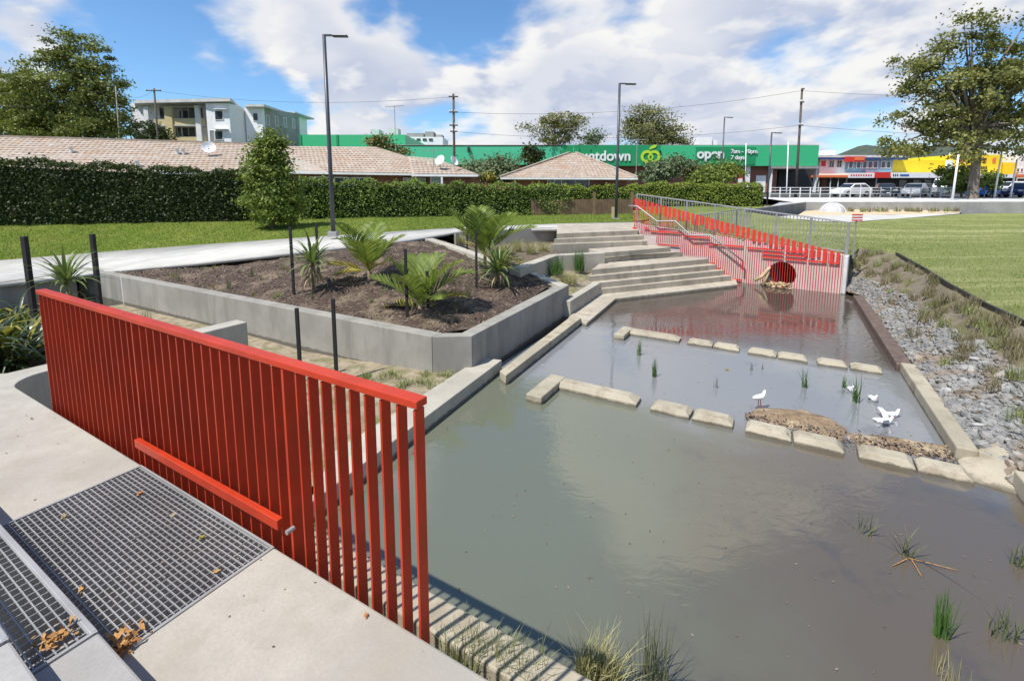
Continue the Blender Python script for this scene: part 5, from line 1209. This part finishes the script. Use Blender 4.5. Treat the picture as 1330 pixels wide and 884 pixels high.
sg = thing('warning_sign', 'small red and white striped board on the grey fence end', 'sign', P(1102, 300, 1.5)); bp_ = HP(sE + .1, 0, -.6); sgz = topz(bp_, 287)
for k in range(5): MB().box(bp_.x - .17, bp_.x + .17, bp_.y - .01, bp_.y + .01, sgz + k * .045, sgz + (k + 1) * .045 - .001).build('stripe', 'red_sign' if k % 2 == 0 else 'white_paint', sg)
MB().box(bp_.x - .02, bp_.x + .02, bp_.y + .012, bp_.y + .04, 1.1, sgz + .2).build('post', 'galvanised', sg)
# street railing
sr = thing('street_railing', 'pale metal street railing in front of the parked cars', 'railing', Vector((20, 47, 2.45)))
x0, x1 = PY(1000, 250, 46).x, PY(1235, 250, 46).x
for z in (2.85, 3.15, 3.42): MB().beam((x0, 46, z), (x1, 46, z), .05, .05).build('rail', 'white_paint', sr)
for i in range(19): x = x0 + (x1 - x0) * i / 18; MB().box(x - .035, x + .035, 45.96, 46.04, 2.4, 3.46).build('post', 'white_paint', sr)
# shops
def shop(name, label, px): return thing(name, label, 'shop', PY(px, 240, 82))
s1 = shop('white_shop', 'white two storey shop with blue roof edge and red sign', 1110); Yq = 82
abox('wall', 'white_paint', 1062, 1150, 205, 250, Yq, 12, s1); abox('roof', 'pale_concrete', 1060, 1180, 201.5, 204.5, Yq - 1, 13, s1); abox('roof_edge', 'blue_trim', 1064, 1178, 204.7, 207, Yq - .9, .3, s1)
abox('roof_block', 'white_paint', 1074, 1086, 195, 201.4, Yq + 4, 3, s1); abox('wall', 'blue_panel', 1099, 1160, 207, 224, Yq - .3, .25, s1)
abox('sign', 'red_sign', 1098, 1124, 203.4, 210, Yq - 1.4, .3, s1); abox('sign', 'orange_sign', 1110, 1123, 204.5, 208, Yq - 1.46, .05, s1)
for x in (1080, 1090): window(s1, aq(x, 213, Yq - .02), .85, 1.1, (1, 0, 0), (0, -1, 0), 'white_paint', 'window_glass', 1)
for x in (1105, 1115, 1123, 1130, 1137, 1147, 1154): window(s1, aq(x, 214, Yq - .34), .7, 1.1, (1, 0, 0), (0, -1, 0), 'white_paint', 'window_glass')
abox('sign', 'red_sign', 1067, 1073, 209, 216, Yq - .08, .06, s1)
abox('canopy', 'orange_sign', 1058, 1102, 227.5, 230.5, Yq - 3, 3, s1); abox('canopy', 'white_paint', 1102, 1136, 224.5, 231, Yq - 3.1, 3, s1); abox('canopy', 'red_sign', 1136.3, 1157, 223.5, 231, Yq - 3.2, 3, s1); 
for x in (1063, 1078, 1088, 1137.5): abox('column', 'white_paint', x, x + 1.5, 231, 250, Yq - 2.8, .2, s1)
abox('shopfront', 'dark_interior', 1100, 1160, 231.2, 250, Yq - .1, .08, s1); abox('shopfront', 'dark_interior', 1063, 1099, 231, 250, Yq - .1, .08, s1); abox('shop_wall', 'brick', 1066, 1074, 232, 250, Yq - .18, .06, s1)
for k in range(9): abox('lettering', 'red_sign', 1105 + k * 3.2, 1107 + k * 3.2, 226.6, 228.8, Yq - 3.13, .03, s1)
s2 = shop('yellow_shop', 'bright yellow supermarket front behind the big tree', 1230); 
abox('wall', 'yellow_paint', 1150, 1258, 208, 226, Yq + .5, 10, s2); abox('wall', 'yellow_paint', 1240, 1303, 201, 226, Yq, 10, s2); abox('wall', 'yellow_paint', 1303, 1322, 211, 226, Yq + .2, 10, s2); abox('parapet', 'white_paint', 1272, 1318, 195, 201, Yq + 4, 6, s2)
abox('canopy', 'white_paint', 1157.4, 1222, 224, 231, Yq - 3, 3.3, s2); abox('canopy', 'white_paint', 1222, 1318, 226.3, 231, Yq - 2.6, 3.1, s2)
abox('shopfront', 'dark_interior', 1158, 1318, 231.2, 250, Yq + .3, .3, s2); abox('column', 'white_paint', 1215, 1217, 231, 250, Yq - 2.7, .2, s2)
abox('sign', 'white_paint', 1229, 1239, 208, 220, Yq - .4, .3, s2)
for x in (1247, 1277, 1289): abox('poster', 'orange_sign', x, x + 5, 205, 211.5, Yq - .08, .06, s2)
text('ASIA SUPERMARKET', .62, aq(1240.5, 219.5, Yq - .1), 'black_metal', s2, .03, .015)
for k, w_ in enumerate((1.5, 1.5, 1.5)): abox('lettering', 'black_metal', 1160 + k * 2.6, 1161.6 + k * 2.6, 226, 229, Yq - 3.04, .03, s2)
abox('lettering', 'blue_trim', 1169, 1181, 226.4, 228.8, Yq - 3.04, .03, s2)
for x in (1172, 1190, 1205): window(s2, aq(x, 240, Yq + .27), 1.2, 1.6, (1, 0, 0), (0, -1, 0), 'grey_concrete', 'window_glass')
s3 = shop('white_corner_shop', 'white building with orange canopy at the right edge', 1325); abox('wall', 'white_paint', 1318.5, 1365, 200, 250, Yq + 1, 10, s3); abox('canopy', 'orange_sign', 1317, 1365, 226.5, 230, Yq - 2.4, 3, s3); abox('shopfront', 'dark_interior', 1320, 1362, 232, 250, Yq + .9, .08, s3)
for x in (1322, 1327): window(s3, aq(x, 221, Yq + .98), .45, .5, (1, 0, 0), (0, -1, 0), 'white_paint', 'window_glass')
# ---------------------------------------------------------------- cars
def car(label, px, Y, rz, paintm, kind='hatch', Lc=4.1, Wc=1.72, Hc=1.48):
    base = PY(px, 250, Y); base.z = 2.46; t = thing('parked_car' if kind != 'van' else 'parked_van', label, 'van' if kind == 'van' else 'car', base, rz, 'cars parked along the street')
    hw_ = Wc / 2
    if kind == 'van': prof = [(-.5, .45), (-.5, .98), (-.36, 1.02), (-.28, 1.05), (.49, 1.05), (.5, .98), (.5, .4)]; gh = [(-.37, 1.03), (-.26, 1.92), (.48, 1.95), (.495, 1.0)]
    elif kind == 'suv': prof = [(-.5, .4), (-.5, .85), (-.45, .98), (-.22, 1.04), (.49, 1.06), (.5, .95), (.5, .42)]; gh = [(-.24, 1.03), (-.12, 1.58), (.40, 1.62), (.485, 1.05)]
    else: prof = [(-.5, .35), (-.5, .62), (-.46, .76), (-.24, .90), (.48, .95), (.5, .85), (.5, .38)]; gh = [(-.27, .89), (-.08, 1.40), (.28, 1.44), (.46, .94)]
    k = Hc / (1.98 if kind == 'van' else 1.63 if kind == 'suv' else 1.46)
    def loft(pr, inset, name, m_, par=t, zmin=.22):
        pts = [(x * Lc, z * k) for x, z in pr]; low = [(pr[0][0] * Lc, zmin), (pr[-1][0] * Lc, zmin)] if inset is None else []
        ring = ([low[0]] if low else []) + pts + ([low[1]] if low else []); n = len(ring); mb = MB()
        ins = lambda z: 0 if inset is None else inset * max(0, (z - pts[0][1])) / max(.01, max(p[1] for p in pts) - pts[0][1])
        mb.add([(x, -hw_ + ins(z), z) for x, z in ring] + [(x, hw_ - ins(z), z) for x, z in ring], [tuple(range(n)), tuple(range(2 * n - 1, n - 1, -1))] + [(i, n + i, n + (i + 1) % n, (i + 1) % n) for i in range(n)])
        o = link(name, mb.mesh(name), m_, par); b = o.modifiers.new('bevel', 'BEVEL'); b.width = .07; b.segments = 3; b.limit_method = 'ANGLE'; b.angle_limit = R(20); return o
    loft(prof, None, 'body', paintm); loft(gh, .16, 'cabin', paintm)
    (g0, g1, g2_, g3) = [(x * Lc, z * k) for x, z in gh]; zb, zt_ = g0[1], g1[1]
    def y_in(z): return hw_ - .16 * (z - zb) / (zt_ - zb)
    for s in (-1, 1):
        z0, z1 = zb + .07, zt_ - .1; f0, f1 = (z0 - zb) / (zt_ - zb), (z1 - zb) / (zt_ - zb)
        xa0, xa1 = g0[0] + (g1[0] - g0[0]) * f0 + .12, g0[0] + (g1[0] - g0[0]) * f1 + .12; xb0, xb1 = g3[0] + (g2_[0] - g3[0]) * f0 - .16, g3[0] + (g2_[0] - g3[0]) * f1 - .16; xm = (xa1 + xb1) / 2
        segs = [(xa0, xa1, xm - .05, xm - .05), (xm + .05, xm + .05, xb0, xb1)] if kind != 'van' else [(xa0, xa1, xa1 + 1.0, xa1 + 1.0), (xa1 + 1.15, xa1 + 1.15, xb0, xb1)]
        for p0, p1, q0, q1 in segs:
            o = link('side_window', MB().add([(p0, s * (y_in(z0) + .012), z0), (q0, s * (y_in(z0) + .012), z0), (q1, s * (y_in(z1) + .012), z1), (p1, s * (y_in(z1) + .012), z1)], [(0, 1, 2, 3)]).mesh('side_window'), 'car_glass', t)
        for x in (-.31 * Lc, .30 * Lc):
            w_ = link('wheel', MB().tube([(x, s * (hw_ - .18), .31), (x, s * (hw_ + .015), .31)], .31, 16).mesh('wheel'), 'tyre', t); link('rim', MB().tube([(x, s * (hw_ - .1), .31), (x, s * (hw_ + .022), .31)], .19, 12).mesh('rim'), 'galvanised', w_)
        link('headlight', MB().box(-.5 * Lc - .012, -.5 * Lc + .1, s * (hw_ - .28) - .17, s * (hw_ - .28) + .17, .60 * k, .74 * k).mesh('headlight'), 'lens_white', t)
        link('tail_light', MB().box(.5 * Lc - .1, .5 * Lc + .012, s * (hw_ - .16) - .1, s * (hw_ - .16) + .1, .68 * k, .90 * k).mesh('tail_light'), 'lens_red', t)
    for e0_, e1_, nm in ((g0, g1, 'windscreen'), (g3, g2_, 'rear_window')):
        sx = -1 if nm == 'windscreen' else 1; q = []
        for f, ww in ((.12, .86), (.9, .80)):
            x = e0_[0] + (e1_[0] - e0_[0]) * f + sx * .02; z = e0_[1] + (e1_[1] - e0_[1]) * f + .012; q += [(x, -hw_ * ww, z), (x, hw_ * ww, z)]
        link(nm, MB().add(q, [(0, 1, 3, 2)]).mesh(nm), 'car_glass', t)
    link('bumper', MB().box(-.5 * Lc - .05, -.5 * Lc + .1, -hw_ * .95, hw_ * .95, .28, .48 * k).mesh('bumper'), paintm if kind != 'van' else 'plastic_black', t)
    link('number_plate', MB().box(-.5 * Lc - .062, -.5 * Lc - .052, -.2, .2, .33, .43).mesh('number_plate'), 'white_paint', t)
    return t
car('white hatchback parked left of the dark car on the street', 1105, 53, R(14), 'car_white')
car('black car parked between the white hatchback and the silver car', 1150, 55, R(60), 'car_black')
car('silver car parked left of the van', 1188, 53, R(40), 'car_silver')
car('silver and white van parked left of the leaning white pole', 1224, 51, R(48), 'car_silver', 'van', 4.7, 1.75, 1.95)
car('bright blue hatchback behind the big tree trunk', 1279, 51, R(200), 'car_blue', 'hatch', 3.7, 1.7, 1.5)
car('white four-wheel drive right of the blue hatchback', 1309, 53, R(8), 'car_white', 'suv', 4.4, 1.8, 1.68)
car('dark navy car cut off at the right edge of the photo', 1330, 47, R(20), 'car_navy')
car('grey car half hidden behind the silver car', 1200, 58, R(15), 'car_black')
# ---------------------------------------------------------------- poles and wires
def upole(label, px, pyb, pyt, Y, arms, zb=1.8, lean=0, r=.13, mat='pole_wood', name='utility_pole', cat='utility pole', group=None):
    b = PY(px, pyb, Y); tp = PY(px + lean, pyt, Y); t = thing(name, label, cat, (b.x, b.y, zb), 0, group); b.z = zb
    MB().tube([b, b.lerp(tp, .5), tp], [r, r * .9, r * .75], 10).build('pole', mat, t, smooth=True)
    for py, hw_ in arms:
        c = b.lerp(tp, (topz(b, py) - b.z) / (tp.z - b.z)); MB().beam(c + Vector((-hw_, -.12, 0)), c + Vector((hw_, -.12, 0)), .1, .12).build('crossarm', mat, t)
        for x in (-.9, -.3, .3, .9): MB().tube([c + Vector((x * hw_, -.12, .06)), c + Vector((x * hw_, -.12, .24))], .04, 6).build('insulator', 'white_paint', t)
    return t
upole('dark utility pole with crossarm in front of the apartment block', 206, 200, 115, 58, [(118, .9)], lean=-6)
upole('thin pale pole beside the big left tree', 155, 200, 112, 60, [], lean=-5, mat='grey_wood', r=.08)
upole('utility pole with several crossarms and a lamp bracket near the centre', 590, 226, 122, 46, [(126, .45), (146, .4), (163, .4), (171, .35)], lean=-1, r=.14)
pp = PY(589, 122, 46); 
upole('dark utility pole in front of the brick shop on the right', 1034, 246, 113, 48, [(116, .15), (133, .2), (163, .25)], zb=2.0, lean=8, r=.13)
upole('leaning white pole behind the field wall right of the van', 1236, 266, 201, 40, [], zb=2.2, lean=9, r=.09, mat='white_paint', name='light_pole', cat='pole', group='white poles along the street')
upole('white pole right of the blue hatchback', 1291, 258, 192, 44, [], zb=2.3, lean=11, r=.08, mat='white_paint', name='light_pole', cat='pole', group='white poles along the street')
upole('white pole nearest the right edge of the photo', 1312, 258, 207, 44, [], zb=2.3, lean=9, r=.08, mat='white_paint', name='light_pole', cat='pole', group='white poles along the street')
upole('thin white post in front of the brick wall of the supermarket', 968, 256, 186, 50, [], zb=2.0, lean=1, r=.05, mat='white_paint', name='light_pole', cat='pole')
upole('thin pale post in front of the dark porch', 1021, 262, 184, 46, [], zb=2.0, lean=3, r=.06, mat='white_paint', name='light_pole', cat='pole')
def wire(label, pts, r=.013):
    m = MB()
    P3 = []
    for (a, b_, Ya_), (c, d, Yc) in zip(pts[:-1], pts[1:]):
        p, q = PY(a, b_, Ya_), PY(c, d, Yc)
        for i in range(9): f = i / 8; P3.append(p.lerp(q, f) - Vector((0, 0, .9 * 4 * f * (1 - f))))
    m.tube(P3, r, 4); tag(m.build('power_line', 'plastic_black'), label, 'power line', 'power lines across the sky')
wire('upper power line from the left edge to the pale pole', [(-200, 104, 55), (150, 117, 60), (200, 117, 58)]); wire('lower power line from the left edge to the pole by the apartments', [(-200, 120, 55), (152, 134, 60), (203, 130, 58)])
wire('power line from the apartment pole to the central utility pole', [(203, 118, 58), (589, 126, 46)]); wire('upper power line from the central pole to the right-hand pole', [(589, 146, 46), (1041, 118, 48)]); wire('lower power line from the central pole to the right-hand pole', [(589, 171, 46), (1038, 163, 48)]); wire('upper power line running right from the right-hand pole', [(1041, 118, 48), (1500, 112, 60)]); wire('lower power line running right from the right-hand pole', [(1038, 163, 48), (1500, 168, 60)])
def antenna(label, p, h):
    t = thing('roof_antenna', label, 'antenna', p); MB().tube([p, p + Vector((0, 0, h))], .025, 6).build('mast', 'galvanised', t); c = p + Vector((0, 0, h - .1))
    MB().beam(c + Vector((-.7, 0, 0)), c + Vector((.7, 0, .1)), .03, .03).build('boom', 'galvanised', t)
    for k in range(6): q = c + Vector((-.65 + k * .25, 0, k * .018)); MB().beam(q - Vector((0, .35, 0)), q + Vector((0, .35, 0)), .015, .015).build('element', 'galvanised', t)
antenna('television antenna on a mast above the middle roof', PY(514, 196, 37), 3.4); antenna('television antenna on the roof ridge left of the second lamp', PY(842 - 97, 200, 41), 2.2); antenna('television antenna over the right slope of the hip-roofed house', PY(826, 232, 37), 3.0); antenna('small television antenna on the brick wing roof', PY(563, 218, 32), 1.2)
fg = thing('red_banner', 'red and white upright banner left of the white post', 'banner', PY(962, 250, 52)); a = PY(962, 250, 52)
MB().tube([(a.x, 52, 2.2), (a.x, 52, PY(962, 219, 52).z)], .03, 6).build('pole', 'white_paint', fg)
abox('flag', 'red_sign', 959, 965, 222, 236, 51.9, .04, fg); abox('flag_patch', 'white_paint', 958.5, 964.5, 232, 240, 51.85, .03, fg)
# hills far away
def hill(px0, px1, pyt, Y, seed):
    r = random.Random(seed); n = 14; top = []
    for i in range(n + 1):
        f = i / n; top.append(PY(px0 + (px1 - px0) * f, 238 - (238 - pyt) * math.sin(math.pi * f) ** .8 * r.uniform(.9, 1.05), Y))
    v = []; 
    for k, (dy, fz_) in enumerate(((0, 0), (120, .6), (260, 1.0), (520, .0))): v += [Vector((p.x, Y + dy - 260, 1.4 + (p.z - 1.4) * fz_)) for p in top]
    m = n + 1; structure(MB().add(v, [(k * m + i, k * m + i + 1, (k + 1) * m + i + 1, (k + 1) * m + i) for k in range(3) for i in range(n)]).build('hill', 'hill', None, 0, True))
hill(1050, 1200, 189, 700, 1); hill(1090, 1420, 186, 800, 2); hill(300, 700, 226, 900, 3)
# ================================================================ GULLS
def gull(label, p, rz, swim=False, wings=0, s=.72):
    t = thing('gull', label, 'gull', p, rz, None); z0 = -.05 if swim else .06
    pts = [(-.17, 0, .115), (-.13, 0, .115), (-.07, 0, .11), (0, 0, .112), (.06, 0, .125), (.10, 0, .15), (.118, 0, .185), (.128, 0, .215), (.142, 0, .232), (.158, 0, .228)]
    rad = [.012, .03, .05, .062, .06, .044, .032, .030, .028, .012]
    m = MB().tube([Vector(q) * s + Vector((0, 0, z0)) for q in pts], [r * s for r in rad], 10); link('body', m.mesh('body', True), 'gull_white', t)
    link('bill', MB().tube([Vector((.158, 0, .228)) * s + Vector((0, 0, z0)), Vector((.198, 0, .218)) * s + Vector((0, 0, z0))], [.009 * s, .003 * s], 6).mesh('bill', True), 'gull_red', t)
    for sd in (-1, 1):
        if wings: w = [(.05, sd * .05, .15), (.02, sd * .16, .23), (-.05, sd * .30, .26), (-.12, sd * .38, .22)]; rr = [.05, .06, .045, .008]
        else: w = [(.06, sd * .045, .14), (0, sd * .058, .135), (-.10, sd * .042, .132), (-.20, sd * .012, .125)]; rr = [.02, .042, .03, .006]
        link('wing', MB().tube([Vector(q) * s + Vector((0, 0, z0)) for q in w], [r * s for r in rr], 8, sy=.3 if not wings else .18).mesh('wing', True), 'gull_grey' if not wings else 'gull_white', t)
        link('eye', MB().tube([Vector((.142, sd * .024, .236)) * s + Vector((0, 0, z0)), Vector((.142, sd * .029, .236)) * s + Vector((0, 0, z0))], .005 * s, 6).mesh('eye'), 'plastic_black', t)
        if not swim: link('leg', MB().tube([Vector((.0, sd * .025, .07)) * s + Vector((0, 0, z0)), (.005, sd * .022, .0)], .006, 6).mesh('leg'), 'gull_red', t)
gull('white gull standing on the mud island', P(986, 527, .06), R(20)); gull('left white gull swimming beside the tall rush', P(1106, 508, 0), R(-120), True); gull('right white gull swimming alone in the middle pool', P(1134, 520, 0), R(-105), True)
gull('white gull with raised wings splashing near the mud bank', P(1147, 549, 0), R(-35), True, 1); gull('white gull just behind the splashing gull', P(1157, 541, 0), R(-10), True)
# ================================================================ SMALL LITTER
def leafpile(label, px, py, z, n, sp, sz, ht):
    p = P(px, py, z); C = np.stack([RS.normal(size=n) * sp, RS.normal(size=n) * sp, np.abs(RS.normal(size=n)) * ht + .006], 1); o = link('leaf_pile', npmesh('leaf_pile', leaf_quads(C, sz, .5, None), 4), 'dead_leaf', None, p); tag(o, label, 'leaf pile', kind='stuff')
leafpile('pile of reddish dead leaves in the corner of the large grate', 160, 840, 1.4, 70, .035, .035, .03); leafpile('small pile of dead leaves on the tread grate', 72, 832, 1.55, 60, .03, .03, .015)
def deadleaf(label, px, py, z, s, mat='dead_leaf'):
    c = np.array([list(P(px, py, z + .008))]); o = link('dead_leaf', npmesh('dead_leaf', np.concatenate([leaf_quads(c, s, .6, np.array([[.2, -.2, 1.0]]), 0, .4) for _ in range(3)]), 4), mat); tag(o, label, 'leaf')
for i, (px, py, lb, m_) in enumerate(((262, 697, 'yellow dead leaf on the large grate', 'yellow_frond'), (225, 668, 'pale curled leaf near the middle of the large grate', 'dry_leaf'), (182, 640, 'green-brown leaf near the far corner of the large grate', 'dead_leaf'), (83, 670, 'straw-coloured leaf at the left side of the large grate', 'dry_leaf'), (281, 741, 'brown leaf at the right side of the large grate', 'dead_leaf'), (105, 765, 'rust-coloured leaf near the tread grate', 'dead_leaf'), (41, 543, 'grey twig on the platform near the notch', 'tuft_brown'), (475, 798, 'tiny brown leaf on the platform below the railing', 'dead_leaf'))): deadleaf(lb, px, py, 1.405, .035, m_)
C = np.array([list(L(RS.uniform(-2.5, 1.9), RS.uniform(3.2, 6.9), .006)) for _ in range(110)] + [list(L(RS.uniform(-2.8, 1.8), RS.uniform(7.4, 10.4), .006)) for _ in range(70)] + [list(L(-4.0 + abs(RS.normal() * .08), RS.uniform(3, 6.5), .006)) for _ in range(60)])
tag(link('floating_bits', npmesh('floating_bits', leaf_quads(C, .028, .4, np.array([0, 0, 1.0]) + 0 * C, 0, .03), 4), 'mulch_chip'), 'tiny leaf bits and scum floating on the pools', 'leaf litter', kind='stuff')
C = np.array([list(L(RS.uniform(-3.9, -2.4), RS.uniform(.72, 1.4), 1.408)) for _ in range(70)] + [list(L(RS.uniform(-6, 1), RS.uniform(.75, 1.4), 1.404)) for _ in range(60)])
tag(link('leaf_bits', npmesh('leaf_bits', leaf_quads(C, .014, .5, np.array([0, 0, 1.0]) + 0 * C, 0, .3), 4), 'mulch_chip'), 'specks of dry leaf and grit scattered over the platform and grate', 'leaf litter', kind='stuff')
deadleaf('yellow leaf floating in the middle pool', 945, 480, .0, .09, 'yellow_frond'); deadleaf('small yellow leaf floating in the near pool', 596, 764, 0, .03, 'yellow_frond')
